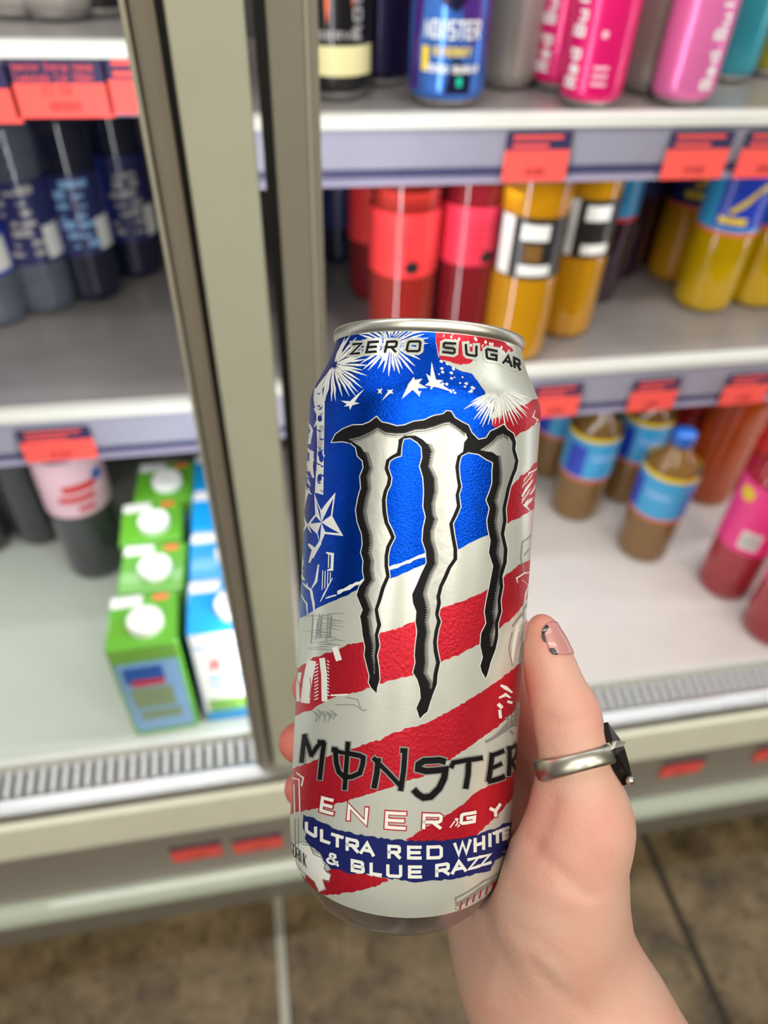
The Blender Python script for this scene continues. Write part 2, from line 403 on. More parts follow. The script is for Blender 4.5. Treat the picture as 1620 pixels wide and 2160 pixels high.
# uprights of the left fridge
boxo('end_panel', (-0.0302, 0.0076, 0.42, 0.52, PZ0, PZ1), MATS['panel'], FL, 0.0015)
boxo('end_wall', (-0.026, 0.0060, 0.5202, 1.0198, DECK+0.001, PZ1), MATS['panel'], FL)
boxo('gasket', (-0.0345, -0.0305, 0.423, 0.45, PZ0+0.004, PZ1), MATS['rubber'], FL)
bm = bmesh.new()
pts = [(-0.0346, 0.418), (-0.0346, 0.440), (-0.0478, 0.440), (-0.0478, 0.428), (-0.0462, 0.421), (-0.0435, 0.4165), (-0.0395, 0.4150)]
a = [bm.verts.new((x, y, PZ0+0.001)) for x, y in pts]; b = [bm.verts.new((x, y, PZ1)) for x, y in pts]
for i in range(len(pts)): bm.faces.new((a[i], a[(i+1) % len(pts)], b[(i+1) % len(pts)], b[i]))
bm.faces.new(a); bm.faces.new(b)
obj('door_stile', bm, MATS['stile'], FL)
boxo('stile_lip', (-0.0508, -0.0479, 0.421, 0.438, PZ0+0.006, PZ1), MATS['lip'], FL, 0.0008)
# upright of the right fridge
boxo('gasket', (0.0122, 0.0176, 0.4215, 0.446, PZ0+0.004, PZ1), MATS['rubber'], FR)
bm = box(bmesh.new(), 0.0177, 0.0432, 0.420, 0.45, PZ0+0.001, PZ1, 0.0012)
obj('front_post', bm, MATS['post'], FR)
boxo('post_bead', (0.0362, 0.0380, 0.4185, 0.4199, PZ0+0.002, PZ1), MATS['lip'], FR, 0.0004)
# shelves
rail(FL, XL0, -0.0268, DL, L1, L1B)
rail(FL, XL0, -0.0268, DL, L2, L2B)
rail(FR, 0.0092, XR1, D, R1, R1B)
rail(FR, 0.0092, XR1, D, R2, R2B)
# ------------------------------------------------------------------ price labels
def flat_strokes(bm, polys, y, org, flip=1):
    for q in polys:
        vs = [bm.verts.new((org[0]+u, y, org[1]+v)) for u, v in q]
        bm.faces.new(vs)
def price_label(px, py, w, h, rail_y, label, price=None, head=None, navy=0.36, slope=0.0, group='red price labels'):
    """a card in the rail; centre at the pixel px, py"""
    c = at(px, py, Y=rail_y)
    t = empty('price_label', tuple(c), label, 'price label', group)
    if slope: t.rotation_euler = (slope, 0, 0)
    zt, zb = h/2, -h/2; zn = zt-h*navy
    boxo('card', (-w/2, w/2, -0.0006, 0.0002, zb, zn), MATS['labelred'], t)
    boxo('header', (-w/2, w/2, -0.0006, 0.0002, zn+0.0001, zt), MATS['labelnavy'], t)
    bm = bmesh.new()
    if price:
        x = -w*0.18
        for ch in price:
            wd = h*0.075 if ch != '.' else h*0.03
            for g in quad_letter(ch, (x, zb+h*0.40), (x+wd, zb+h*0.40), (x, zb+h*0.56), (x+wd, zb+h*0.56), h*0.022): flat_strokes(bm, g, -0.0008, (0, 0))
            x += wd+h*0.05
    x = -w*0.14
    r = random.Random(px)
    while x < w*0.16:
        b_ = r.choice((0.0006, 0.001, 0.0014)); flat_strokes(bm, [[(x, zb+h*0.12), (x+b_, zb+h*0.12), (x+b_, zb+h*0.28), (x, zb+h*0.28)]], -0.0008, (0, 0)); x += b_+r.choice((0.0008, 0.0014))
    obj('barcode', bm, MATS['labelink'], t)
    bm = bmesh.new()
    rows = head or (None, None)
    for k, txt in enumerate(rows):
        z1 = zt-h*navy*(0.12+0.46*k); z0 = z1-h*navy*0.34
        if txt:
            n = len(txt); cw = w*0.80/n; x = -w*0.42
            for ch in txt:
                if ch in G:
                    for g in quad_letter(ch, (x, z0), (x+cw*0.7, z0), (x, z1), (x+cw*0.7, z1), h*0.014): flat_strokes(bm, g, -0.0008, (0, 0))
                x += cw
        else:
            flat_strokes(bm, [[(-w*0.40, z0+0.001), (w*(0.36-0.2*k), z0+0.001), (w*(0.36-0.2*k), z1-0.001), (-w*0.40, z1-0.001)]], -0.0008, (0, 0))
    obj('header_print', bm, MATS['labelred'], t)
    return t
def py_rail(py): return None
hR = 0.0415
yr = D-0.0015
price_label(1132, 331, 0.0610, hR, yr, 'red and navy price label below the pink cans, nearest the can held up')
price_label(1470, 328, 0.0640, hR, yr, 'red and navy price label right of the gap, under the light pink can')
price_label(1625, 326, 0.0640, hR, yr, 'red and navy price label cut by the right photo edge on the upper rail')
price_label(127, 188, 0.0705, 0.0380, DL-0.0015, 'large red label reading £2.50 in the upper left rail', '£2.50', ('Monster Energy Mango', 'Lemonade Can 500ml'), 0.4)
price_label(-75, 200, 0.0705, 0.0380, DL-0.0015, 'red label cut by the left photo edge on the upper left rail', None, None, 0.4)
price_label(325, 180, 0.0705, 0.0380, DL-0.0015, 'red label half hidden by the dark stile on the upper left rail', None, None, 0.4)
price_label(122, 938, 0.0710, 0.0400, DL-0.0015, 'lone red and navy price label on the lower left rail')
price_label(1172, 846, 0.0600, 0.0440, yr, 'red price label just right of the held can on the lower right rail')
price_label(1379, 833, 0.0600, 0.0440, yr, 'red price label above the blue capped bottle on the lower right rail')
price_label(1575, 820, 0.0620, 0.0440, yr, 'red price label at the far right of the lower right rail')
lw = 0.389
price_label(415, 1797, 0.0610, 0.0370, lw, 'small red label on the left fridge front, left of two side by side', None, None, 0.22, -0.03)
price_label(544, 1779, 0.0610, 0.0370, lw, 'small red label on the left fridge front, beside the held can', None, None, 0.22, -0.03)
price_label(1439, 1619, 0.0610, 0.0370, lw, 'small red label on the right fridge front, right of the ring', None, None, 0.22, -0.03)
price_label(1635, 1586, 0.0610, 0.0370, lw, 'small red label on the right fridge front cut by the photo edge', None, None, 0.22, -0.03)
# ------------------------------------------------------------------ goods on the shelves
def drink(name, rgb, tr=0.35, rough=0.06):
    return mat(name, rgb, rough, 0.0, 0.08, 20, coat=0.8, trans=tr, ior=1.34)
drink('liq_red', (166, 44, 38), 0.25); drink('liq_pink', (140, 32, 42), 0.25); drink('liq_amber', (206, 146, 20), 0.25); drink('liq_yellow', (206, 166, 4), 0.25)
drink('liq_purple', (60, 28, 52)); drink('liq_brown', (96, 48, 26), 0.3); drink('liq_tan', (146, 108, 58), 0.3); drink('liq_orange', (214, 92, 24), 0.5)
drink('liq_scarlet', (206, 36, 46), 0.5); drink('liq_navy', (34, 38, 64), 0.3); drink('liq_clear', (150, 160, 180), 0.7); drink('liq_dark', (74, 74, 80), 0.3); drink('liq_rose', (196, 60, 72), 0.4)
for n, c in (('p_red', (246, 62, 66)), ('p_rosered', (232, 58, 84)), ('p_black', (38, 36, 36)), ('p_blue', (28, 92, 178)), ('p_sky', (62, 160, 214)), ('p_royal', (34, 66, 190)), ('p_white', (236, 236, 232)), ('p_pink', (246, 60, 142)),
             ('p_orange', (244, 112, 74)), ('p_yellow', (238, 204, 40)), ('p_navy', (38, 42, 96)), ('p_green', (96, 168, 46)), ('p_grass', (122, 178, 74)), ('p_cyan', (20, 152, 224)), ('p_lightblue', (140, 186, 232)), ('p_teal', (30, 190, 160)), ('p_grey', (176, 172, 168)), ('p_scarlet', (214, 46, 52)), ('p_rose', (232, 190, 204))):
    mat(n, c, 0.35, 0.0, 0.05, 30, coat=0.4)
mat('p_moss', (142, 164, 124), 0.4); mat('can_black', (26, 25, 26), 0.3, 0.3, coat=0.5); mat('can_blue', (70, 122, 214), 0.2, 0.5, 0.6, 26); mat('can_purple', (88, 52, 140), 0.25, 0.4); mat('can_magenta', (232, 26, 112), 0.28, 0.25, coat=0.4); mat('can_pink', (236, 120, 182), 0.28, 0.3, coat=0.4)
mat('can_teal', (52, 150, 168), 0.3, 0.3, coat=0.4); mat('can_grey', (170, 164, 158), 0.3, 0.4); mat('can_olive', (150, 142, 38), 0.35, 0.2); mat('can_navy', (30, 26, 60), 0.3, 0.4); mat('tin', (205, 204, 200), 0.25, 0.9)
mat('cream_band', (232, 222, 164), 0.4)
UX, UA, UZ = (1, 0, 0), (0, 0, 1), (0, -1, 0)
def base_at(px, py, Z, r):
    p = at(px, py, Z=Z); d = np.array([p[0], p[1]]); d = d/np.linalg.norm(d)
    return (p[0]+d[0]*r, p[1]+d[1]*r, Z)
def rect(t0, t1, z0, z1, n=4):
    """rectangle in (theta, z) with a few points along it"""
    return [(t0+(t1-t0)*k/n, z0) for k in range(n+1)]+[(t1+(t0-t1)*k/n, z1) for k in range(n+1)]
def words(txt, t0, z0, cw, chh, w, R, vertical=False, gap=0.25):
    """letters in (theta, z): cw x chh metres each, reading left to right or up the side"""
    out = []; x = 0
    for ch in txt:
        if ch == ' ': x += cw*0.8; continue
        for quads in quad_letter(ch, (x, 0), (x+cw, 0), (x, chh), (x+cw, chh), w):
            if vertical: out.append([[(t0-v/R, z0+u) for u, v in q] for q in quads])
            else: out.append([[(t0+u/R, z0+v) for u, v in q] for q in quads])
        x += cw*(1+gap)
    return out
def stick(T_, prints, t, unit):
    for nm, groups, m, lay in prints:
        if 'lettering' in nm or nm == 'barcode' or len(groups) == 1: T_.print(nm, groups, MATS[m], t, lay, unit=unit)
        else:
            for g in groups: T_.print(nm, [g], MATS[m], t, lay, unit=unit)
def can(name, label, px, py, Z, r, h, body, group=None, yaw=0.0, prints=()):
    c = base_at(px, py, Z, r)
    t = empty(name, c, label, 'can', group); t.rotation_euler = (0, 0, yaw)
    prof = [(r*0.90, 0.007), (r*0.97, 0.010), (r, 0.015), (r, h-0.022), (r*0.97, h-0.017), (r*0.84, h-0.004)]
    T_ = Turned((0, 0, 0), UX, UA, UZ, prof, 10)
    T_.body('body', MATS[body], t)
    o = Turned((0, 0, 0), UX, UA, UZ, [(r*0.70, 0.0), (r*0.78, 0.0), (r*0.90, 0.0068)], 10).body('base', MATS['tin'], t, cap0=True)
    o = Turned((0, 0, 0), UX, UA, UZ, [(r*0.84, h-0.0038), (r*0.86, h-0.003), (r*0.86, h), (r*0.80, h), (r*0.79, h-0.004)], 10).body('lid', MATS['tin'], t, cap1=True)
    stick(T_, prints, t, 8e-5)
    return t
def claws(R, t0, z1, z0, m=3, w=0.10, gap=0.34):
    out = []
    for k in range(m):
        t = t0+k*gap; zz = z0+(0.012 if k == 2 else (0.0 if k == 1 else 0.006))
        out.append([[(t-w, z1), (t-w*0.5, (z1+zz)/2), (t-w*0.2, zz+0.01), (t, zz), (t+w*0.35, zz+0.012), (t+w*0.6, (z1+zz)/2), (t+w, z1)]])
    return out
# upper right shelf
can('drink_can', 'black tall can with orange claw marks and a cream band', 706, 217, R1, 0.0335, 0.166, 'can_black', prints=[
    ('claw_mark', claws(0.0335, -0.95, 0.150, 0.056, 3, 0.16, 0.66), 'p_orange', 1),
    ('band', [[rect(-2.2, 1.15, 0.020, 0.042, 12)]], 'cream_band', 1),
    ('lettering', words('MONSTER', 0.66, 0.046, 0.010, 0.009, 0.002, 0.0335, True, 0.3)+words('RESERVE', -1.0, 0.0465, 0.006, 0.006, 0.0012, 0.0335), 'p_grey', 2)])
can('drink_can', 'dark can added to stand in for the shadow behind the black and the blue cans', 800, 186, R1, 0.0335, 0.166, 'can_navy')  # added dark body that plays the shadow between its two neighbours
can('drink_can', 'blue and purple tall can with yellow claw marks and white lettering', 936, 233, R1, 0.0345, 0.166, 'can_blue', prints=[
    ('patch', [[[(0.35, 0.045), (0.6, 0.06), (0.5, 0.1), (0.7, 0.14), (0.1, 0.14), (-0.05, 0.1), (0.0, 0.07)]], [[(0.9, 0.03), (1.2, 0.05), (1.2, 0.12), (0.95, 0.13), (0.8, 0.08)]], [[(-1.4, 0.012), (-1.0, 0.014), (-1.05, 0.05), (-0.9, 0.09), (-1.3, 0.1)]]], 'can_purple', 1),
    ('patch', [[[(-0.5, 0.075), (-0.1, 0.07), (0.25, 0.085), (0.3, 0.12), (0.1, 0.15), (-0.3, 0.15), (-0.55, 0.12)]], [[(-0.3, 0.012), (0.4, 0.012), (0.35, 0.03), (-0.1, 0.04)]]], 'can_navy', 1),
    ('claw_mark', claws(0.0345, -0.25, 0.150, 0.084, 3, 0.12, 0.45)+[[rect(-0.95, -0.75, 0.028, 0.046)], [rect(-0.82, -0.66, 0.080, 0.095)]], 'p_yellow', 2),
    ('lettering', words('MONSTER', -0.92, 0.052, 0.0062, 0.013, 0.0018, 0.0345, False, 0.18)+words('ZERO SUGAR', -0.80, 0.028, 0.0042, 0.0055, 0.0013, 0.0345, False, 0.2), 'p_white', 3),
    ('energy_lettering', words('ENERGY', -0.62, 0.040, 0.0038, 0.0065, 0.0016, 0.0345, False, 0.5), 'p_yellow', 3),
    ('spot', [[rect(-0.25, -0.12, 0.09, 0.10)], [rect(-0.10, 0.06, 0.088, 0.096)], [rect(0.0, 0.14, 0.018, 0.025)]], 'p_teal', 2)])
can('drink_can', 'plain silver grey can between the blue can and the pink cans', 1064, 192, R1, 0.031, 0.160, 'can_grey')
def slim(label, px, py, body, txt=True, edition=False, yaw=0, r=0.0282, h=0.146, group=None):
    pr = []
    if txt:
        pr = [('lettering', words('Red Bull', -0.10, 0.016, 0.0085, 0.013, 0.0026, r, True, 0.22), 'p_white', 1),
              ('small_print', [[rect(0.38, 0.85, 0.020+0.006*k, 0.0225+0.006*k)] for k in range(3)]+[[rect(0.45, 0.62, 0.055, 0.060)]], 'p_rose', 1)]
        if edition: pr.append(('edition_lettering', words('EDITION', 0.12, 0.098, 0.0042, 0.006, 0.001, r, False, 0.25)+words('PEACH', 0.2, 0.108, 0.006, 0.013, 0.0012, r, False, 0.2), 'p_rose', 1))
    return can('drink_can', label, px, py, R1, r, h, body, group, yaw, pr)
slim('magenta slim can half hidden behind the other magenta can', 1172, 196, 'can_magenta', True, False, -0.7)
slim('magenta slim can with white lettering up its side, at the shelf front', 1236, 235, 'can_magenta', True, True, -0.85)
slim('grey slim can in the gap between magenta and light pink cans', 1352, 200, 'can_grey', False)
slim('light pink slim can with white lettering up its right side', 1427, 230, 'can_pink', True, False, 0.55)
slim('teal slim can behind the light pink can', 1524, 176, 'can_teal', False)
slim('olive yellow can at the right edge behind the teal can', 1610, 165, 'can_olive', False)
slim('black slim can put in as the shadow behind the silver grey can', 1128, 178, 'can_black', False)  # the black shadow gap here is made by an added can

def bottle_prof(r, h, ribs=True, neck=0.0135, waist=0.97, sh=0.66):
    p = [(r*0.80, 0.0), (r*0.94, 0.003), (r, 0.012)]
    hb = h*sh
    k0 = 0.90-sh
    z = 0.018
    while z < hb:
        if ribs and z < hb*0.62: p += [(r*0.985, z), (r, z+0.0045)]; z += 0.009
        else: p += [(r*waist if z < hb*0.9 else r, z)]; z += 0.014
    p += [(r, hb), (r*0.96, hb+h*k0*0.21), (r*0.82, hb+h*k0*0.46), (r*0.60, hb+h*k0*0.71), (neck*1.15, h*0.885), (neck, h*0.90), (neck, h*0.93)]
    return p
def bottle(label, px, py, Z, r, h, liq, sleeve, z0, z1, cap='p_white', group=None, yaw=0.0, prints=(), bands=(), name='drink_bottle', sh=0.66):
    c = base_at(px, py, Z, r)
    t = empty(name, c, label, 'bottle', group); t.rotation_euler = (0, 0, yaw-math.atan2(c[0], c[1]))
    prof = bottle_prof(r, h, sh=sh)
    Turned((0, 0, 0), UX, UA, UZ, prof, 12).body('bottle_body', MATS[liq], t, cap0=True, cap1=True)
    if sleeve:
        sp = [(r+0.0006, z0+(z1-z0)*k/6) for k in range(7)]
        S_ = Turned((0, 0, 0), UX, UA, UZ, sp, 12); S_.body('sleeve', MATS[sleeve], t)
        stick(S_, prints, t, 1e-4)
        for m, a, b in bands:
            Turned((0, 0, 0), UX, UA, UZ, [(r+0.0009, a), (r+0.0009, b)], 12).body('band', MATS[m], t)
    Turned((0, 0, 0), UX, UA, UZ, [(0.0150, h*0.915), (0.0155, h*0.92), (0.0155, h*0.99), (0.0145, h)], 12).body('cap', MATS[cap], t, cap0=True, cap1=True)
    return t
# lower right shelf
bh = 0.230
bottle('navy bottle at the back left of the shelf, right of the grey post', 716, 560, R2, 0.034, bh, 'liq_navy', 'p_navy', 0.05, 0.13, 'p_navy', sh=0.86)
pr_red = lambda: [('label_print', [[rect(-0.35, 0.25, 0.140-0.010*k, 0.1425-0.010*k)] for k in range(3)], 'p_scarlet', 1), ('badge', [[[(0.28+0.22*math.cos(a*math.pi/6), 0.111+0.007*math.sin(a*math.pi/6)) for a in range(12)]]], 'p_black', 1)]
bottle('red drink bottle with red label and dark round badge, left of the pair', 838, 768, R2, 0.0355, bh, 'liq_red', 'p_red', 0.100, 0.164, 'p_red', prints=pr_red(), sh=0.86)
bottle('dark pink drink bottle with rosy label, right of the red one', 962, 742, R2, 0.0350, bh, 'liq_pink', 'p_rosered', 0.102, 0.162, 'p_red', prints=pr_red(), yaw=0.35, sh=0.86)
bottle('red bottle in the row behind the red pair, mostly hidden', 790, 640, R2, 0.034, bh, 'liq_pink', 'p_red', 0.075, 0.140, 'p_red', sh=0.86)
pr_dark = lambda: [('label_print', [[rect(-0.25, 0.55, 0.140, 0.156)], [rect(-0.95, -0.5, 0.102, 0.161)], [rect(-0.2, 0.75, 0.104, 0.115)]], 'p_white', 1), ('patch', [[rect(-0.1, 0.40, 0.118, 0.136)]], 'liq_tan', 2)]
bottle('amber juice bottle with black and white label at the shelf front', 1072, 768, R2, 0.0355, bh, 'liq_amber', 'p_black', 0.100, 0.162, 'p_black', prints=pr_dark(), sh=0.86)
bottle('amber juice bottle behind the front amber one', 1176, 716, R2, 0.0345, bh, 'liq_amber', 'p_black', 0.100, 0.162, 'p_black', prints=pr_dark()[:1], yaw=0.3, sh=0.86)
bottle('dark purple bottle with a blue label and red rim line', 1238, 640, R2, 0.0335, bh, 'liq_purple', 'p_sky', 0.110, 0.170, 'p_blue', bands=(('p_scarlet', 0.105, 0.1098),), sh=0.86)
bottle('dark brown bottle at the back, left of the yellow ones', 1338, 556, R2, 0.0345, bh, 'liq_brown', 'p_black', 0.11, 0.16, 'p_black', sh=0.86)
bottle('dark purple bottle at the back beside the brown one', 1290, 590, R2, 0.0330, bh, 'liq_purple', 'p_navy', 0.11, 0.16, 'p_blue', sh=0.86)
swoosh = lambda: [('swoosh', [[[(-0.1, 0.128), (0.3, 0.142), (0.7, 0.158), (0.95, 0.16), (0.95, 0.154), (0.7, 0.150), (0.35, 0.134), (0.0, 0.124)]], [rect(-0.35, 0.55, 0.113, 0.121)]], 'p_yellow', 2), ('patch', [[rect(-0.45, 1.5, 0.109, 0.170, 8)]], 'p_royal', 1)]
bottle('yellow drink bottle with blue label and yellow swoosh at the front', 1468, 660, R2, 0.0365, bh, 'liq_yellow', 'p_sky', 0.104, 0.172, 'p_blue', prints=swoosh(), bands=(('p_orange', 0.0995, 0.1038),), sh=0.86)
bottle('yellow drink bottle behind and left of the front yellow bottle', 1408, 598, R2, 0.0355, bh, 'liq_amber', 'p_navy', 0.104, 0.172, 'p_blue', prints=swoosh()[:1], bands=(('p_orange', 0.0995, 0.1038),), sh=0.86)
bottle('yellow drink bottle at the right edge beside the front yellow bottle', 1572, 650, R2, 0.0360, bh, 'liq_yellow', 'p_blue', 0.104, 0.172, 'p_blue', bands=(('p_orange', 0.0995, 0.1038),), sh=0.86)
# bottom deck, right
def sport(label, px, py, r=0.0395, h=0.222, yaw=0.0, side='p_royal'):
    return bottle(label, px, py, DECK, r, h, 'liq_tan', 'p_sky', 0.092, 0.160, 'p_cyan' if False else 'p_blue', yaw=yaw,
                  prints=[('patch', [[rect(-1.5, -0.75, 0.094, 0.150, 6)], [rect(0.95, 1.6, 0.094, 0.150, 6)]], side, 1), ('mark', [[rect(-0.5, 0.35, 0.128, 0.136)]], 'p_lightblue', 1)],
                  bands=(('p_orange', 0.0875, 0.0918), ('p_yellow', 0.1605, 0.168)))
sport('tawny drink bottle with sky blue label and blue cap, standing alone in front', 1338, 1186)
sport('tawny drink bottle with sky blue label, left one nearest the held can', 1200, 1102, yaw=0.7)
sport('tawny drink bottle with blue label behind the two front ones', 1302, 1066, yaw=0.5)
sport('tawny drink bottle at the back, cut off by the held can', 1150, 1012, yaw=0.4)
bottle('large orange drink bottle at the back right of the deck', 1470, 1066, DECK, 0.044, 0.29, 'liq_orange', 'liq_orange', 0.15, 0.2, 'p_orange')
bottle('large scarlet drink bottle behind the pink labelled bottles', 1566, 1052, DECK, 0.044, 0.29, 'liq_scarlet', 'p_scarlet', 0.10, 0.20, 'p_yellow')
bottle('large dark red drink bottle at the back of the deck, behind the orange one', 1420, 985, DECK, 0.044, 0.27, 'liq_scarlet', 'p_scarlet', 0.12, 0.2, 'p_yellow')
pk = lambda: [('spot', [[[(-0.55+0.3*math.cos(a*math.pi/6), 0.185+0.011*math.sin(a*math.pi/6)) for a in range(12)]]], 'p_yellow', 1), ('barcode_panel', [[rect(-0.1, 0.55, 0.104, 0.134)]], 'p_white', 1), ('barcode', [[rect(-0.05+0.07*k, -0.01+0.07*k, 0.108, 0.130, 1)] for k in range(8)], 'p_grey', 2)]
bottle('red cordial bottle with bright pink label, left of the two', 1508, 1262, DECK, 0.0400, 0.275, 'liq_rose', 'p_pink', 0.094, 0.205, 'p_red', prints=pk(), yaw=-0.1)
bottle('red cordial bottle with bright pink label, nearest the grille', 1600, 1360, DECK, 0.0400, 0.275, 'liq_rose', 'p_pink', 0.094, 0.205, 'p_red', prints=pk()[:1], yaw=0.5)
# left fridge, upper shelf
for k, (x, y, lab) in enumerate(((40, 44, 'grey can at the left edge of the topmost left shelf'), (128, 48, 'grey can in the middle of the topmost left shelf'), (212, 40, 'dark grey can beside the dark stile on the topmost left shelf'))):
    can('drink_can', lab, x, y, L1, 0.031, 0.16, 'can_grey' if k < 2 else 'can_black')
# left fridge, water bottles
wl = [((8, 694), 'liq_clear', 'p_royal', 'clear water bottle with blue label at the left photo edge', 0.06, 0.15),
      ((112, 664), 'liq_clear', 'p_navy', 'clear bottle with blue and white lettered label at the shelf front', 0.062, 0.15),
      ((208, 640), 'liq_navy', 'p_navy', 'dark navy bottle beside the clear ones', 0.06, 0.15),
      ((296, 590), 'liq_navy', 'p_navy', 'dark navy bottle with white panel next to the dark stile', 0.05, 0.15),
      ((60, 590), 'liq_clear', 'p_blue', 'clear bottle in the second row with blue label', 0.06, 0.15),
      ((160, 575), 'liq_dark', 'p_navy', 'dark bottle in the second row behind the lettered one', 0.06, 0.15),
      ((240, 545), 'liq_navy', 'p_navy', 'dark navy bottle in the back row', 0.06, 0.15)]
for k, ((x, y), lq, sl, lab, z0, z1) in enumerate(wl):
    lr = random.Random(k)
    pr = [('label_print', [[rect(a0, a0+lr.uniform(.15, .5), z0+0.010+0.011*j, z0+0.010+0.011*j+lr.uniform(.003, .009))] for j in range(7) for a0 in (lr.uniform(-.6, -.2), lr.uniform(.0, .25))], 'p_lightblue' if k % 2 == 0 else 'p_grey', 1), ('panel', [[rect(0.6, 1.3, z0+0.004, z0+0.040, 5)]], 'p_white', 1), ('stripe', [[rect(-0.95, -0.65, z0+0.003, z1-0.003)]], 'p_royal', 1)]
    bottle(lab, x, y, L2, 0.035, 0.235, lq, sl, z0, z1, 'p_blue', prints=pr, yaw=-0.25+0.1*k, sh=0.87)
# left deck
bottle('dark grey bottle at the left photo edge on the bottom deck', -14, 1176, DECK, 0.040, 0.27, 'liq_dark', 'p_black', 0.14, 0.2, 'p_black')
bottle('dark grey bottle on the bottom deck, second from the left edge', 108, 1150, DECK, 0.040, 0.27, 'liq_dark', 'liq_dark', 0.14, 0.2, 'p_black')
bottle('grey bottle with pink and red label beside the green cartons', 226, 1222, DECK, 0.043, 0.27, 'liq_dark', 'p_rose', 0.125, 0.215, 'p_blue',
       prints=[('label_print', [[rect(-0.6, 0.5, 0.150, 0.160, 6)], [rect(-0.4, 0.6, 0.166, 0.178, 6)], [rect(-0.1, 0.4, 0.134, 0.142)]], 'p_scarlet', 1), ('badge', [[rect(0.55, 0.95, 0.172, 0.188)]], 'p_blue', 1)])
bottle('dark grey bottle at the back of the bottom deck, behind the cartons', 160, 1060, DECK, 0.043, 0.27, 'liq_dark', 'p_black', 0.14, 0.2, 'p_black')
def carton(label, x, y, w, d, h, yaw, kind):
    t = empty('drink_carton', (x, y, DECK), label, 'carton', 'green juice cartons in a row' if kind == 'g' else 'blue milk cartons in a row'); t.rotation_euler = (0, 0, yaw)
    body = 'p_green' if kind == 'g' else 'p_cyan'
    boxo('carton_body', (-w/2, w/2, 0, d, 0, h), MATS[body], t, 0.003)
    bm = bmesh.new(); lathe(bm, [(0.0185, h-0.001), (0.019, h), (0.019, h+0.008), (0.0175, h+0.0105)], 24)
    bmesh.ops.translate(bm, verts=bm.verts, vec=(0.004 if kind == 'g' else 0.012, d*0.40, 0)); c = obj('cap', bm, MATS['p_white'], t, False)
    boxo('top_panel', (-w*0.47, -w*0.02, d*0.76, d*0.97, h+0.0001, h+0.0006), MATS['p_white'], t)
    boxo('top_mark', (w*0.14, w*0.36, d*0.84, d*0.94, h+0.0001, h+0.0006), MATS['p_orange'], t)
    boxo('fold', (-w/2+0.002, w/2-0.002, -0.0005, -0.0001, h*0.86, h*0.985), MATS['p_grass' if kind == 'g' else 'p_white'], t)
    if kind == 'g':
        boxo('front_panel', (-w*0.44, w*0.44, -0.0006, -0.0001, h*0.06, h*0.84), MATS['p_lightblue'], t)
        boxo('logo', (-w*0.36, w*0.20, -0.0011, -0.0007, h*0.62, h*0.80), MATS['p_blue'], t)
        boxo('logo_stripe', (-w*0.28, w*0.18, -0.0016, -0.0012, h*0.60, h*0.66), MATS['p_scarlet'], t)
        boxo('picture', (-w*0.34, w*0.26, -0.0011, -0.0007, h*0.34, h*0.57), MATS['p_moss'], t)
        boxo('picture', (-w*0.30, w*0.30, -0.0011, -0.0007, h*0.20, h*0.30), MATS['p_moss'], t)
    else:
        boxo('front_panel', (-w*0.47, w*0.47, -0.0006, -0.0001, h*0.14, h*0.84), MATS['p_white'], t)
        boxo('picture', (-w*0.40, w*0.47, -0.0011, -0.0007, h*0.14, h*0.28), MATS['p_grass'], t)
        bm = bmesh.new()
        for i, ch in enumerate('Milk'):
            for g in quad_letter(ch, (-w*0.26+i*0.017, h*0.60), (-w*0.26+i*0.017+0.012, h*0.60), (-w*0.26+i*0.017, h*0.76), (-w*0.26+i*0.017+0.012, h*0.76), 0.004): flat_strokes(bm, g, -0.0009, (0, 0))
        obj('lettering', bm, MATS['p_scarlet'], t)
        bm = bmesh.new(); flat_strokes(bm, [[(-w*0.3, h*0.5), (w*0.4, h*0.5), (w*0.4, h*0.55), (-w*0.3, h*0.55)], [(-w*0.3, h*0.42), (w*0.2, h*0.42), (w*0.2, h*0.46), (-w*0.3, h*0.46)]], -0.0009, (0, 0)); obj('small_print', bm, MATS['p_lightblue'], t)
    return t
ordn = ('front', 'second', 'third', 'rearmost')
for k in range(4):
    y = 0.478+0.078*k; carton('green carton with white cap, %s of the row' % ordn[k], -0.152+0.004*(k % 2)+0.006*(k == 3), y, 0.074, 0.074, 0.166, 0.06*(-1)**k*0.5, 'g')
for k in range(4):
    y = 0.482+0.078*k; carton('blue and white milk carton beside the dark stile, %s of the row' % ordn[k], -0.069+0.001*k, y, 0.074, 0.074, 0.172, 0.0, 'b')
# ------------------------------------------------------------------ the can held up in front
def vcoat(name, rgb, rough, metal, bump, bscale, var=0.05, vscale=200, coat=0.0):
    m = mat(name, rgb, rough, metal, var, vscale, bump, bscale, coat)
    return m
vcoat('print_white', (212, 215, 204), 0.30, 0.45, 0.03, 900)
vcoat('print_blue', (4, 72, 196), 0.27, 0.95, 0.20, 2200, 0.30, 1800)
vcoat('print_red', (204, 34, 52), 0.36, 0.6, 0.15, 1100, 0.12, 900)
vcoat('print_silver', (206, 206, 198), 0.40, 0.8, 0.10, 400)
vcoat('print_black', (14, 13, 14), 0.5, 0.0, 0.0, 300)
vcoat('print_dot', (86, 84, 82), 0.45, 0.4, 0.0, 300)
vcoat('print_grey', (158, 160, 156), 0.36, 0.5, 0.0, 300)
vcoat('print_navy', (26, 36, 104), 0.38, 0.35, 0.0, 300)
vcoat('print_line', (232, 233, 226), 0.35, 0.15, 0.0, 300)
vcoat('rim_metal', (226, 222, 208), 0.38, 1.0, 0.02, 500)
vcoat('base_metal', (186, 184, 196), 0.2, 1.0, 0.02, 500)
Cc = np.array([0.00352, -0.11623, -0.21490]); ta, tb = 0.05606, 0.07595
Aa = np.array([math.sin(ta), math.cos(ta)*math.cos(tb), math.sin(tb)]); Aa /= np.linalg.norm(Aa)
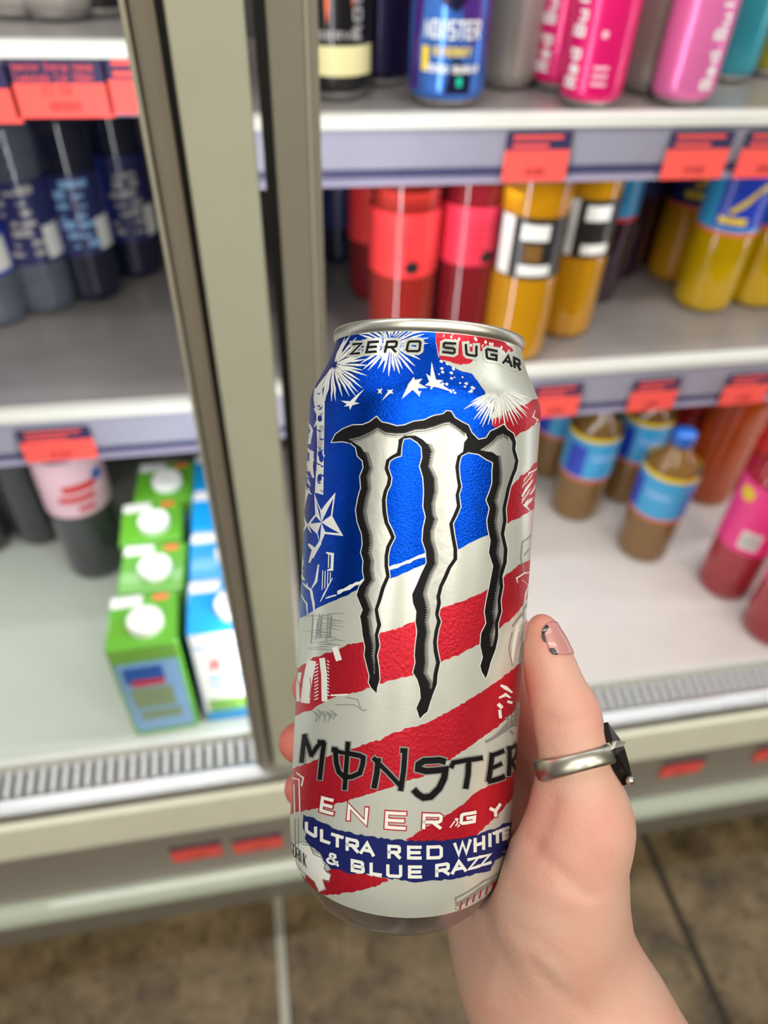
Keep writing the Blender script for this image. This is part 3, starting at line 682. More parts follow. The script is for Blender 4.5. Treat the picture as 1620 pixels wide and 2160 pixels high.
Xa = np.cross(Aa, [0, 0, 1.0]); Xa /= np.linalg.norm(Xa); Za = np.cross(Xa, Aa)
w3 = lambda v: v[0]*cr+v[1]*cu-v[2]*cf
RB = 0.0331
cprof = [(0.0240, 0.0034), (0.0258, 0.0042), (0.0277, 0.0064), (0.0296, 0.0096), (0.0313, 0.0130), (0.0324, 0.0165), (0.0329, 0.0196), (RB, 0.0230)]
cprof += [(RB, z) for z in (0.060, 0.100, 0.1455)]
cprof += [(0.0330, 0.1474), (0.0325, 0.1496), (0.0316, 0.1518), (0.0305, 0.1540), (0.0294, 0.1562), (0.0284, 0.1584), (0.0276, 0.1604), (0.0270, 0.1622), (0.0267, 0.1636), (0.0266, 0.1648)]
TC = Turned((0, 0, 0), w3(Xa), w3(Aa), w3(Za), cprof, 3)
held = empty('drink_can', tuple(cam2w(Cc)), 'tall red, white and blue energy drink can held up in the hand', 'can')
def uv(px, py):
    """the printed point (theta, height) of the can seen at a pixel"""
    d = np.array([(px-810)/F, -(py-1080)/F, -1.0]); o = -Cc
    ox, oa, oz = o@Xa, o@Aa, o@Za; dx, da, dz = d@Xa, d@Aa, d@Za
    r = RB; th = 0; z = 0.08
    for it in range(8):
        a = dx*dx+dz*dz; b = ox*dx+oz*dz; c = ox*ox+oz*oz-r*r; q = b*b-a*c
        miss = 0
        if q < 0: miss = math.sqrt(-q)/a; q = 0
        t = (-b-math.sqrt(q))/a
        x, z, zz = ox+t*dx, oa+t*da, oz+t*dz
        rn = float(TC.r(z)); 
        if abs(rn-r) < 1e-6: break
        r = r+(rn-r)*0.7
    th = math.atan2(x, zz)
    if miss: th += math.copysign(min(0.5, miss*3.0), th)
    return th, min(max(z, 0.0125), 0.1640)
SC = 580/1620
def A(x, y): return uv(590+x*SC, 650+y*SC)      # close-up coordinates of the upper half
def PA(poly): return [A(x, y) for x, y in poly]
def PB(poly): return [A(x, y+1676) for x, y in poly]
def ST(pts, w, taper=None, ext=0): return [[A(*p) for p in q] for q in stroke(pts, w, ext, taper)]
def dens(poly, step=40):
    out = []
    for i in range(len(poly)):
        a = np.array(poly[i], float); b = np.array(poly[(i+1) % len(poly)], float); n = max(1, int(np.linalg.norm(b-a)/step))
        out += [tuple(a+(b-a)*k/n) for k in range(n)]
    return out
def rough_edge(poly, amp=4, step=18, seed=1):
    r = random.Random(seed)
    return [(x+r.uniform(-amp, amp)*0.5, y+r.uniform(-amp, amp)) for x, y in dens(poly, step)]
def shiftB(p): return [(x, y+1676) for x, y in p]
TC.body('can_body', MATS['print_white'], held, zmin=0.0130)
TC.body('can_base', MATS['base_metal'], held, zmax=0.0130, cap0=True)
rim = Turned(TC.C, TC.X, TC.A, TC.Z, [(0.0265, 0.1640), (0.0268, 0.1643), (0.0272, 0.1647), (0.02735, 0.1655), (0.02735, 0.1663), (0.0271, 0.1671), (0.0266, 0.1674), (0.0261, 0.1671), (0.0257, 0.1660), (0.0254, 0.1620), (0.0245, 0.1608), (0.0240, 0.1614), (0.02, 0.1620), (0.004, 0.1620)], 3)
rim.body('rim', MATS['rim_metal'], held, cap1=True)
MATS['print_black'].node_tree.nodes['Principled BSDF'].inputs['Specular IOR Level'].default_value = 0.2
# --- red stripes
red = [
 [(1240, 690), (1255, 655), (1310, 630), (1350, 600), (1440, 566), (1520, 530), (1570, 500), (1570, 650), (1500, 690), (1400, 745), (1375, 775), (1318, 725), (1280, 730)],
 [(1370, 1045), (1420, 990), (1450, 975), (1500, 915), (1570, 860), (1570, 1130), (1490, 1185), (1400, 1240), (1330, 1270), (1300, 1250), (1330, 1120)],
 shiftB([(60, 480), (130, 430), (200, 385), (300, 350), (400, 305), (500, 285), (600, 235), (700, 210), (800, 165), (950, 95), (1100, 40), (1200, 0), (1260, -50), (1320, -96), (1420, -166), (1500, -200), (1570, -236), (1560, -80), (1470, 20), (1420, 90), (1380, 140), (1330, 180), (1290, 215), (1200, 290), (1100, 340), (1050, 370), (950, 405), (800, 480), (700, 505), (640, 520), (590, 540), (480, 580), (400, 600), (330, 610), (250, 650), (190, 690), (130, 710), (50, 740)]),
 shiftB([(40, 1050), (150, 1010), (300, 955), (420, 920), (520, 885), (600, 865), (640, 840), (720, 810), (860, 770), (900, 750), (1000, 700), (1100, 640), (1200, 580), (1300, 510), (1400, 430), (1490, 360), (1490, 540), (1420, 640), (1380, 700), (1310, 770), (1200, 850), (1100, 920), (960, 1010), (850, 1080), (750, 1110), (650, 1150), (480, 1200), (320, 1250), (140, 1285), (30, 1315)]),
 shiftB([(740, 1462), (850, 1390), (950, 1330), (1080, 1250), (1150, 1180), (1270, 1120), (1400, 1040), (1470, 970), (1470, 1070), (1400, 1160), (1360, 1220), (1300, 1290), (1240, 1350), (1180, 1410), (1130, 1455), (880, 1480)]),
 shiftB([(150, 1660), (200, 1690), (270, 1640), (340, 1620), (400, 1640), (640, 1690), (640, 1697), (560, 1730), (440, 1760), (330, 1780), (260, 1780), (190, 1770), (150, 1710)]),
 [(915, 112), (1000, 118), (1120, 132), (1240, 165), (1330, 205), (1380, 250), (1350, 270), (1300, 240), (1180, 250), (1120, 330), (1050, 330), (940, 300), (925, 210)],
]
TC.print('red_stripes', [[PA(rough_edge(p, 5, 16, i))] for i, p in enumerate(red)], MATS['print_red'], held, 1, 'embossed metallic red stripes')
rs = random.Random(5)
# --- blue field
blue = [(300, 250), (335, 190), (400, 155), (470, 132), (620, 108), (760, 102), (920, 108), (918, 190), (935, 290), (1000, 340), (1080, 372), (1135, 390), (1165, 430), (1205, 480), (1215, 520), (1262, 530), (1278, 575), (1243, 640), (1252, 690), (1285, 715), (1290, 900), (1270, 1080), (1240, 1332), (1170, 1360), (1050, 1420), (860, 1505), (660, 1592), (490, 1645), (400, 1690), (240, 1758), (150, 1812), (85, 1845), (75, 1600), (130, 1000), (160, 520), (220, 400)]
TC.print('blue_field', [[PA(rough_edge(blue, 3, 22, 3))]], MATS['print_blue'], held, 2, 'embossed metallic blue field')
# --- white print: fireworks, stars, brush marks, folk-art border
wp = []
def burst(cx, cy, n, r0_, r1_, w, a0=0, a1=360, sq=0.8, seed=0):
    r = random.Random(seed)
    for k in range(n):
        a = math.radians(a0+(a1-a0)*(k+r.uniform(-.3, .3))/n); s = r.uniform(r0_*0.8, r0_*1.3); e = r.uniform(r1_*0.72, r1_)
        p = [(cx+math.cos(a)*s, cy+math.sin(a)*s*sq), (cx+math.cos(a)*(s*.4+e*.6), cy+math.sin(a)*(s*.4+e*.6)*sq), (cx+math.cos(a)*e, cy+math.sin(a)*e*sq)]
        wp.append(ST(p, w, [0.35, 1.0, 0.15]))
wA = len(wp)
burst(655, 215, 34, 45, 235, 13, 0, 360, 0.92, 1)
burst(655, 215, 20, 60, 150, 12, 0, 360, 0.9, 11)
burst(318, 330, 22, 30, 240, 13, -70, 130, 0.95, 2)
burst(318, 330, 12, 20, 120, 11, -70, 130, 0.95, 12)
burst(1290, 470, 26, 60, 250, 10, 20, 160, 1.0, 3)
burst(1290, 470, 14, 40, 190, 10, 30, 150, 1.0, 13)
wB = len(wp)
for k in range(44):                      # sparks falling beside the second burst
    x = rs.uniform(930, 1200); y = rs.uniform(280, 500); 
    if y > 300+(x-930)*0.95+120 or y < 290+(x-930)*0.4: continue
    a = rs.uniform(0, 1); s = rs.uniform(5, 12)
    wp.append([PA([(x-s, y), (x, y-s*0.7), (x+s, y), (x+s*.3, y+s)])])
for k in range(22):                      # sparks on the red top
    x = rs.uniform(950, 1330); y = 130+(x-920)*0.2+rs.uniform(-8, 60); s = rs.uniform(4, 9)
    wp.append([PA([(x-s, y), (x, y-s*1.6), (x+s, y), (x, y+s*1.6)])])
def spark(cx, cy, tips, w):
    for tx, ty in tips:
        d = np.array([tx-cx, ty-cy]); n = np.array([-d[1], d[0]])/np.linalg.norm(d)*w
        wp.append([PA([(cx+n[0], cy+n[1]), (tx, ty), (cx-n[0], cy-n[1]), (cx-d[0]*0.12, cy-d[1]*0.12)])])
spark(420, 562, [(360, 545), (498, 478), (415, 600), (472, 560), (380, 580)], 13)
spark(905, 440, [(895, 315), (1015, 492), (862, 385), (965, 425), (855, 455), (890, 480)], 20)
spark(785, 450, [(840, 415), (720, 535), (870, 470), (790, 405), (752, 455), (825, 520)], 24)
spark(592, 488, [(575, 475), (605, 470), (600, 508), (578, 505)], 7)
spark(650, 492, [(602, 545), (670, 478), (632, 480), (672, 505)], 8)
spark(820, 500, [(808, 485), (835, 488), (822, 522)], 8)
spark(1230, 565, [(1220, 530), (1245, 560), (1228, 600)], 8)
wC = len(wp)
# brush marks along the lower edge of the field
for x0, x1, y0, y1, w in ((645, 865, 1535, 1452, 22), (340, 505, 1680, 1602, 20), (270, 335, 1710, 1690, 8)):
    n = 9; up = []; dn = []
    for k in range(n+1):
        f = k/n; x = x0+(x1-x0)*f; y = y0+(y1-y0)*f; up.append((x, y-rs.uniform(.3, .8)*w)); dn.append((x, y+rs.uniform(.2, .7)*w))
    wp.append([PA(up+dn[::-1])])
wD = len(wp)
# folk-art column at the left edge of the field
for pts, w in (([(268, 400), (258, 700), (252, 1100)], 5), ([(225, 470), (240, 640)], 34), ([(250, 690), (235, 870)], 30), ([(235, 960), (228, 1090)], 40), ([(300, 375), (270, 470), (262, 560)], 14), ([(205, 590), (235, 640), (205, 700)], 16),
               ([(150, 820), (190, 850), (185, 940), (200, 1000)], 24), ([(135, 1020), (160, 1090), (145, 1180)], 22), ([(130, 1210), (160, 1280), (130, 1330)], 18), ([(170, 1390), (205, 1420), (175, 1500)], 26), ([(240, 1380), (190, 1470)], 20), ([(275, 1440), (312, 1450), (308, 1540), (280, 1545)], 17), ([(290, 1450), (288, 1530)], 6),
               ([(230, 1510), (215, 1610), (190, 1650)], 16), ([(255, 1545), (250, 1660)], 5), ([(270, 1548), (266, 1650)], 5), ([(285, 1552), (282, 1640)], 5), ([(300, 1556), (298, 1620)], 5), ([(312, 1590), (260, 1690), (240, 1730)], 9), ([(140, 1620), (185, 1660), (200, 1740), (205, 1800)], 15), ([(130, 1690), (160, 1740), (165, 1810)], 10), ([(250, 840), (262, 870), (245, 900)], 10), ([(165, 900), (175, 960)], 14), ([(190, 720), (175, 800)], 16),
               ([(110, 1420), (135, 1500), (115, 1580)], 14), ([(140, 660), (165, 560), (190, 500)], 10)):
    tp = [0.5]+[1.0]*(len(pts)-2)+[0.4] if len(pts) > 2 else None
    wp.append(ST(pts, w, tp))
    if w > 24: pass
wp.append([PA([(214, 474), (268, 402), (266, 560), (262, 800), (258, 1100), (214, 1088), (222, 800), (216, 600)])])
for k in range(30):
    x = rs.uniform(110, 205); y = rs.uniform(560, 1640); x -= (y-560)*0.03; wp.append(ST([(x-8, y-rs.uniform(10, 26)), (x+rs.uniform(-8, 8), y), (x+10, y+rs.uniform(8, 30))], rs.uniform(6, 14), [.4, 1, .3]))
wE = len(wp)
# pale figure work on the right edge, over the red stripes
for pts, w in (([(1490, 1010), (1455, 1060), (1425, 1110)], 16), ([(1505, 1040), (1470, 1100)], 12), ([(1515, 940), (1470, 970), (1460, 990)], 10), ([(1500, 1560), (1440, 1560), (1395, 1590), (1400, 1620)], 9), ([(1470, 1600), (1450, 1680), (1440, 1740)], 12), ([(1425, 1600), (1470, 1650)], 8), ([(1480, 1120), (1440, 1160), (1470, 1190)], 14), ([(1505, 600), (1490, 640), (1520, 660), (1500, 690)], 7)):
    wp.append(ST(pts, w, [0.4]+[1.0]*(len(pts)-2)+[0.4]))
for pts, w in (([(1440, 100), (1400, 200), (1380, 300), (1365, 420)], 22), ([(1465, 200), (1420, 290), (1395, 420)], 9), ([(1470, 260), (1440, 330), (1420, 440)], 8), ([(1300, 545), (1330, 560), (1370, 590)], 24), ([(1290, 620), (1330, 600), (1360, 620)], 20), ([(1285, 655), (1310, 680)], 22), ([(1295, 690), (1300, 740)], 18), ([(1340, 640), (1370, 650)], 16)):
    wp.append(ST(shiftB(pts), w, [0.5]+[1.0]*(len(pts)-2)+[0.4] if len(pts) > 2 else None))
for pts, w in (([(250, 385), (262, 480), (265, 640)], 34), ([(190, 400), (165, 520), (150, 650)], 54), ([(325, 320), (350, 400)], 36), ([(120, 470), (105, 560), (110, 640)], 22), ([(300, 605), (400, 600)], 10), ([(100, 1060), (140, 1090), (130, 1140)], 9), ([(75, 1090), (115, 1100), (120, 1300)], 8), ([(85, 1130), (90, 1300)], 7)):
    wp.append(ST(shiftB(pts), w))
for k in range(11):                      # comb teeth of the left figure
    wp.append(ST(shiftB([(228, 420+k*20), (205, 432+k*20)]), 6)); wp.append(ST(shiftB([(280, 400+k*20), (292, 408+k*20)]), 6))
cloud = shiftB([(60, 1500), (95, 1478), (140, 1468), (182, 1482), (196, 1528), (240, 1540), (276, 1588), (262, 1622), (302, 1662), (292, 1704), (252, 1692), (272, 1742), (232, 1764), (204, 1702), (160, 1664), (104, 1700), (66, 1640)])
wp.append([PA(rough_edge(cloud, 9, 20, 21))])
for k in range(34):                      # fine cuts of the figure on the right edge
    x = rs.uniform(1405, 1500); y = rs.uniform(90, 420); wp.append(ST(shiftB([(x-14, y+18), (x, y), (x+6, y-22)]), rs.uniform(3, 8), [.3, 1, .2]))
for k in range(16):
    x = rs.uniform(1430, 1510); y = rs.uniform(930, 1190); wp.append(ST([(x-12, y+22), (x, y), (x+14, y-18)], rs.uniform(5, 11), [.3, 1, .2]))
for k in range(7): wp.append(ST(shiftB([(1000+rs.uniform(0, 60), 1355+rs.uniform(-30, 30)), (1030+rs.uniform(0, 60), 1340+rs.uniform(-30, 30))]), 7))
for nm, a_, b_ in (('firework_print', 0, wB), ('spark_print', wB, wC), ('brush_mark', wC, wD), ('column_drawing', wD, wE), ('figure_drawing', wE, len(wp))):
    o = TC.print(nm, wp[a_:b_], MATS['print_line'], held, 3)
    o['kind'] = 'stuff'
bd = []
for k in range(26):                      # blue cuts across the pale column
    y = rs.uniform(480, 1080); x = rs.uniform(222, 250); bd.append(ST([(x-6, y), (x+6, y+rs.uniform(4, 14)), (x+rs.uniform(10, 22), y+rs.uniform(-8, 12))], rs.uniform(4, 9), [.4, 1, .3]))
for cx_, cy_ in ((238, 650), (240, 860), (246, 880), (236, 1000)): bd.append([PA([(cx_+14*math.cos(a*.7), cy_+20*math.sin(a*.7)) for a in range(9)])])
o = TC.print('column_cut', bd, MATS['print_blue'], held, 4); o['kind'] = 'stuff'
# grey line drawing
gp = [ST(cloud+[cloud[0]], 5)]
for k in range(16):
    x = 180+rs.uniform(0, 200); y = 130+k*14; gp.append(ST(shiftB([(x-60, y+rs.uniform(-8, 8)), (x+20, y-8), (min(385, x+80), y+rs.uniform(-10, 10))]), 5, [.4, 1, .3]))
for k in range(9):
    x = 190+rs.uniform(0, 120); gp.append(ST(shiftB([(x, 120+rs.uniform(0, 40)), (x-10, 240+rs.uniform(0, 60))]), 5, None))
for k in range(10):
    x = 190+k*13; gp.append(ST(shiftB([(x, 690+rs.uniform(-10, 10)), (x+30, 720), (x+rs.uniform(-10, 60), 755+rs.uniform(-15, 15))]), 5, [.4, 1, .3]))
gp += [ST(shiftB(p), w) for p, w in (([(390, 615), (460, 630), (480, 690), (515, 690)], 5), ([(330, 660), (440, 660), (500, 700)], 5), ([(1040, 1850), (1035, 1800), (1200, 1700), (1290, 1650), (1330, 1600)], 10), ([(1045, 1840), (1180, 1750), (1260, 1700), (1330, 1660)], 26), ([(1030, 1860), (1060, 1880)], 8),
       ([(1370, 230), (1350, 330), (1370, 430)], 6), ([(1430, 120), (1390, 170), (1370, 200)], 10), ([(1400, 640), (1380, 760), (1300, 830), (1210, 880)], 16), ([(1410, 680), (1390, 790)], 30), ([(1350, 760), (1250, 860)], 14),
       ([(130, 1480), (180, 1490), (200, 1540), (250, 1560), (270, 1610)], 6), ([(90, 1330), (95, 1500)], 5), ([(110, 1330), (112, 1500)], 5), ([(1480, -340), (1430, -300), (1420, -200), (1440, -120)], 7), ([(1470, -260), (1440, -220)], 7), ([(1480, 60), (1440, 90), (1430, 150)], 9))]
for k in range(16):
    x = rs.uniform(1330, 1410); y = rs.uniform(720, 830); gp.append([PA(shiftB([(x-9, y), (x, y-12), (x+9, y), (x, y+12)]))])
o = TC.print('grey_artwork', gp, MATS['print_grey'], held, 4, 'grey line drawing'); o['kind'] = 'stuff'
rp = [ST(shiftB([(1060+38*k, 1868-22*k), (1072+38*k, 1822-24*k)]), 9) for k in range(7)]+[ST(shiftB([(1250, 1720), (1330, 1670)]), 18)]+[ST(shiftB([(1270+26*k, 1790-12*k), (1278+26*k, 1740-16*k)]), 9) for k in range(3)]
rp += [ST(shiftB([(180, 500), (186, 560), (176, 620)]), 4), ST(shiftB([(100, 470), (130, 560)]), 5)]
TC.print('red_artwork', rp, MATS['print_red'], held, 5)
# five-point star
star = [(205, 1088), (246, 1190), (330, 1086), (312, 1225), (376, 1342), (268, 1330), (240, 1396), (222, 1330), (168, 1272), (212, 1215)]
TC.print('star', [[PA(star)]], MATS['print_line'], held, 5, 'white five-pointed star')
cx, cy = 248, 1262
TC.print('star_facets', [[PA([(cx, cy), p, q])] for p, q in (((214, 1128), (240, 1196)), ((318, 1118), (303, 1222)), ((356, 1326), (270, 1318)), ((238, 1375), (226, 1322)), ((184, 1270), (216, 1226)))], MATS['print_blue'], held, 6)
# --- claw emblem
claw = [(308, 790), (330, 745), (375, 712), (430, 690), (490, 688), (530, 672), (572, 640), (600, 672), (640, 680), (690, 695), (735, 690), (790, 668), (850, 660), (905, 635), (960, 625), (985, 605), (1010, 610), (1030, 645), (1070, 670), (1110, 690), (1130, 735), (1170, 775), (1215, 765), (1240, 725), (1280, 708), (1318, 685), (1340, 715), (1375, 740), (1390, 790), (1385, 830), (1405, 900), (1395, 950), (1375, 1000), (1355, 1060), (1345, 1110), (1330, 1180), (1335, 1250), (1320, 1330), (1340, 1420), (1335, 1500), (1310, 1580), (1315, 1640), (1300, 1720), (1305, 1786), (1285, 1856), (1285, 1936), (1270, 2006), (1240, 2086), (1225, 2146), (1212, 2181), (1188, 2141), (1180, 2106), (1195, 2056), (1180, 1986), (1185, 1916), (1215, 1856), (1205, 1786), (1215, 1726), (1225, 1676), (1240, 1600), (1255, 1520), (1230, 1440), (1240, 1370), (1225, 1300), (1220, 1250), (1235, 1180), (1215, 1130), (1235, 1080), (1250, 1030), (1250, 960), (1255, 910), (1215, 890), (1170, 860), (1110, 850), (1070, 870), (1060, 900), (1055, 940), (1060, 1000), (1070, 1050), (1055, 1100), (1065, 1170), (1045, 1220), (1020, 1270), (1030, 1340), (1045, 1420), (1045, 1480), (1010, 1530), (985, 1590), (960, 1640), (945, 1700), (950, 1736), (935, 1806), (950, 1846), (935, 1896), (925, 1966), (930, 2016), (945, 2086), (930, 2156), (925, 2216), (905, 2266), (885, 2326), (870, 2376), (845, 2396), (825, 2419), (815, 2386), (805, 2356), (830, 2296), (825, 2236), (810, 2186), (785, 2146), (800, 2086), (795, 2046), (800, 1976), (810, 1906), (800, 1846), (805, 1786), (785, 1736), (780, 1686), (810, 1620), (835, 1560), (865, 1500), (860, 1430), (840, 1370), (845, 1300), (860, 1230), (845, 1170), (850, 1080), (845, 1000), (825, 930), (840, 880), (835, 820), (810, 790), (770, 765), (730, 770), (720, 810), (715, 870), (680, 880), (650, 900), (640, 940), (660, 1000), (655, 1040), (635, 1080), (625, 1130), (630, 1200), (640, 1260), (665, 1310), (680, 1350), (650, 1410), (640, 1460), (640, 1520), (650, 1580), (620, 1650), (600, 1720), (580, 1776), (590, 1826), (600, 1866), (580, 1926), (590, 1986), (575, 2046), (585, 2116), (590, 2186), (575, 2236), (572, 2268), (540, 2236), (525, 2206), (530, 2166), (515, 2106), (500, 2046), (505, 1996), (490, 1926), (485, 1876), (475, 1816), (490, 1776), (470, 1726), (455, 1690), (470, 1640), (500, 1600), (490, 1540), (495, 1490), (480, 1440), (490, 1390), (485, 1330), (460, 1260), (450, 1190), (465, 1110), (480, 1060), (475, 990), (495, 940), (490, 900), (460, 870), (450, 820), (420, 795), (370, 785)]
TC.print('emblem_outline', [ST(claw+[claw[0]], 9)], MATS['print_line'], held, 7, 'thin pale outline of the emblem')
TC.print('claw_emblem', [[PA(claw)]], MATS['print_black'], held, 8, 'black three-clawed emblem')
def edgeband(Lx, Rx, tip):
    """silver blade between a left and a right edge, with a toothed shade along the left one"""
    return Lx, Rx
blades = {
 1: ([(500, 850), (515, 890), (528, 940), (510, 990), (518, 1060), (503, 1110), (488, 1190), (500, 1260), (523, 1330), (528, 1390), (518, 1440), (533, 1490), (528, 1540), (540, 1600), (510, 1640), (495, 1690), (510, 1726), (528, 1776), (513, 1816), (523, 1876), (530, 1926), (545, 1996), (540, 2046), (552, 2106), (556, 2150)],
     [(700, 800), (690, 852), (655, 872), (628, 895), (618, 945), (638, 1000), (632, 1035), (612, 1080), (602, 1130), (606, 1205), (618, 1265), (642, 1315), (656, 1350), (628, 1405), (618, 1460), (618, 1520), (628, 1578), (598, 1645), (578, 1720), (560, 1776), (568, 1826), (576, 1866), (560, 1926), (567, 1986), (560, 2046), (562, 2106), (562, 2150)]),
 2: ([(870, 800), (890, 840), (880, 890), (872, 930), (905, 1000), (908, 1080), (890, 1150), (895, 1215), (908, 1240), (885, 1310), (885, 1365), (905, 1430), (910, 1500), (880, 1560), (855, 1625), (840, 1680), (855, 1736), (862, 1786), (850, 1846), (862, 1906), (850, 1976), (850, 2046), (852, 2086), (842, 2146), (872, 2196), (885, 2240)],
     [(1085, 790), (1078, 845), (1045, 870), (1032, 935), (1040, 1000), (1048, 1050), (1034, 1100), (1042, 1165), (1022, 1215), (997, 1270), (1008, 1345), (1022, 1420), (1022, 1474), (988, 1524), (962, 1584), (938, 1636), (922, 1700), (926, 1736), (914, 1800), (926, 1846), (912, 1896), (902, 1966), (906, 2020), (920, 2086), (906, 2150), (896, 2240)]),
 3: ([(1280, 870), (1285, 910), (1290, 960), (1288, 1030), (1270, 1085), (1258, 1130), (1270, 1180), (1258, 1250), (1262, 1300), (1278, 1370), (1268, 1440), (1290, 1520), (1278, 1600), (1262, 1676), (1255, 1726), (1245, 1786), (1254, 1850), (1232, 1916), (1235, 1960), (1240, 1990)],
     [(1368, 790), (1366, 835), (1384, 900), (1374, 945), (1354, 1000), (1334, 1060), (1324, 1110), (1309, 1180), (1313, 1250), (1299, 1330), (1318, 1420), (1313, 1496), (1289, 1578), (1293, 1640), (1280, 1720), (1284, 1786), (1266, 1850), (1266, 1920), (1252, 1990)])}
caps = {1: [(402, 770), (470, 755), (530, 728), (578, 700), (625, 728), (690, 735), (735, 733), (735, 752), (700, 775), (700, 800), (500, 850), (480, 818), (440, 792)],
        2: [(735, 733), (800, 712), (860, 708), (920, 690), (965, 672), (1000, 668), (1030, 690), (1065, 715), (1092, 735), (1105, 765), (1085, 790), (870, 800), (845, 775), (800, 750), (735, 752)],
        3: [(1172, 835), (1210, 812), (1245, 785), (1275, 752), (1315, 735), (1345, 755), (1368, 790), (1280, 870), (1250, 848), (1210, 842)]}
silver, dots = [], []
for k in (1, 2, 3):
    Lx, Rx = blades[k]
    silver.append([PA(dens(Lx, 30)[:-1]+[Lx[-1]] if False else Lx+Rx[::-1])]); silver.append([PA(caps[k])])
    # toothed halftone shade along the left edge
    dl = []
    for a, b in zip(Lx, Lx[1:]):
        n = max(1, int(math.hypot(b[0]-a[0], b[1]-a[1])/13))
        for j in range(n): dl.append((a[0]+(b[0]-a[0])*j/n, a[1]+(b[1]-a[1])*j/n))
    for i, (x, y) in enumerate(dl[:-1]):
        x2, y2 = dl[i+1]; wd = 9
        dots.append((x, y, x2, y2, wd))
TC.print('emblem_blades', silver, MATS['print_silver'], held, 9, 'bare silver inside of the emblem')
teeth = []
for x, y, x2, y2, wd in dots:
    teeth.append([PA([(x-2, y), (x+wd, (y+y2)/2), (x2-2, y2)])])
cap_edges = {1: caps[1][:7], 2: caps[2][:9], 3: caps[3][:6]}
for k, ed in cap_edges.items():
    for a, b in zip(ed, ed[1:]):
        n = max(1, int(math.hypot(b[0]-a[0], b[1]-a[1])/13))
        for j in range(n):
            p = (a[0]+(b[0]-a[0])*j/n, a[1]+(b[1]-a[1])*j/n); q = (a[0]+(b[0]-a[0])*(j+1)/n, a[1]+(b[1]-a[1])*(j+1)/n)
            m = ((p[0]+q[0])/2, (p[1]+q[1])/2); teeth.append([PA([(p[0], p[1]-2), (m[0]+1, m[1]+9), (q[0], q[1]-2)])])
TC.print('emblem_shade', teeth, MATS['print_black'], held, 10)
# halftone dots fading from the black edge into the silver
hs = []
def halftone(edge, nx, ny, rows, pitch=6.5):
    for a, b in zip(edge, edge[1:]):
        n = max(1, int(math.hypot(b[0]-a[0], b[1]-a[1])/pitch))
        for j in range(n):
            x = a[0]+(b[0]-a[0])*j/n; y = a[1]+(b[1]-a[1])*j/n
            for k in range(rows):
                o = 4+k*pitch; h = 2.9-0.25*k; q = (x+nx*o+(j % 2)*0.0, y+ny*o+(k % 2)*pitch*0.5)
                hs.append(PA([(q[0]-h, q[1]-h), (q[0]-h, q[1]+h), (q[0]+h, q[1]+h), (q[0]+h, q[1]-h)]))
for k in (1, 2, 3):
    halftone(blades[k][0], 1, 0, 4 if k < 3 else 3); halftone(cap_edges[k], 0.15, 1, 4)
o = TC.print('halftone', [hs], MATS['print_black'], held, 10); o['kind'] = 'stuff'
# --- lettering round the neck
ZS = [('Z', (412, 278), (472, 272), (432, 207), (492, 201)), ('E', (503, 268), (572, 263), (520, 195), (588, 190)), ('R', (612, 265), (688, 262), (630, 192), (700, 188)), ('O', (737, 260), (830, 262), (755, 190), (838, 188)),
      ('S', (955, 265), (1035, 276), (960, 197), (1040, 202)), ('U', (1093, 280), (1165, 292), (1088, 210), (1165, 222)), ('G', (1213, 300), (1282, 314), (1207, 232), (1284, 247)), ('A', (1308, 325), (1370, 350), (1316, 262), (1374, 284)), ('R', (1376, 350), (1420, 372), (1372, 282), (1416, 304))]
def letters(lst, w, grow=0.0, dy=0):
    out = []
    for ch, a, b, c, d in lst:
        s = lambda p: (p[0], p[1]+dy)
        for quads in quad_letter(ch, s(a), s(b), s(c), s(d), w, grow): out.append([[A(*p) for p in q] for q in quads])
    return out
TC.print('neck_halo', letters(ZS, 14, 15), MATS['print_white'], held, 5, 'pale halo behind the neck lettering')
TC.print('neck_lettering', letters(ZS, 15), MATS['print_black'], held, 6, 'black wide lettering reading ZERO SUGAR')
# --- big name
MON = [[(150, 838), (140, 920), (131, 1000)], [(146, 836), (172, 905), (190, 962)], [(186, 962), (225, 905), (252, 878)], [(228, 880), (258, 882), (262, 890), (250, 990), (238, 1100)],
       [(310, 922), (330, 925), (335, 1000), (350, 1055), (388, 1090)], [(318, 920), (360, 940), (395, 945)], [(400, 945), (470, 958), (494, 970), (490, 1010), (474, 1062), (430, 1082), (388, 1088)], [(404, 880), (396, 1000), (384, 1160)],
       [(582, 975), (572, 1070), (556, 1150)], [(552, 972), (640, 1060), (724, 1150)], [(712, 928), (738, 930), (730, 1050), (712, 1165)],
       [(975, 995), (940, 985), (850, 990), (818, 1010), (815, 1038), (860, 1050), (975, 1040), (968, 1090), (940, 1150), (890, 1200), (845, 1206), (812, 1185), (790, 1160)],
       [(1008, 1030), (1022, 1000), (1100, 985), (1192, 972)], [(1112, 985), (1108, 1070), (1094, 1152)],
       [(1250, 945), (1240, 1030), (1228, 1110)], [(1240, 960), (1318, 930)], [(1240, 1035), (1305, 1006)], [(1225, 1112), (1322, 1082)],
       [(1352, 905), (1352, 1000), (1348, 1078)], [(1340, 925), (1385, 898), (1402, 925), (1392, 965), (1358, 998)], [(1362, 1000), (1384, 1030), (1408, 1062)]]
wM = [24, 22, 22, 24, 26, 20, 26, 24, 30, 24, 28, 34, 24, 28, 26, 22, 20, 26, 22, 20, 20]
wM = [w*1.1 for w in wM]
TC.print('name_halo', [ST(shiftB(p), w+15, None, 7) for p, w in zip(MON, wM)], MATS['print_grey'], held, 6, 'silver edge round the name')
TC.print('name_lettering', [ST(shiftB(p), w, None, 2) for p, w in zip(MON, wM)], MATS['print_black'], held, 8, 'black hand-cut lettering reading MONSTER')
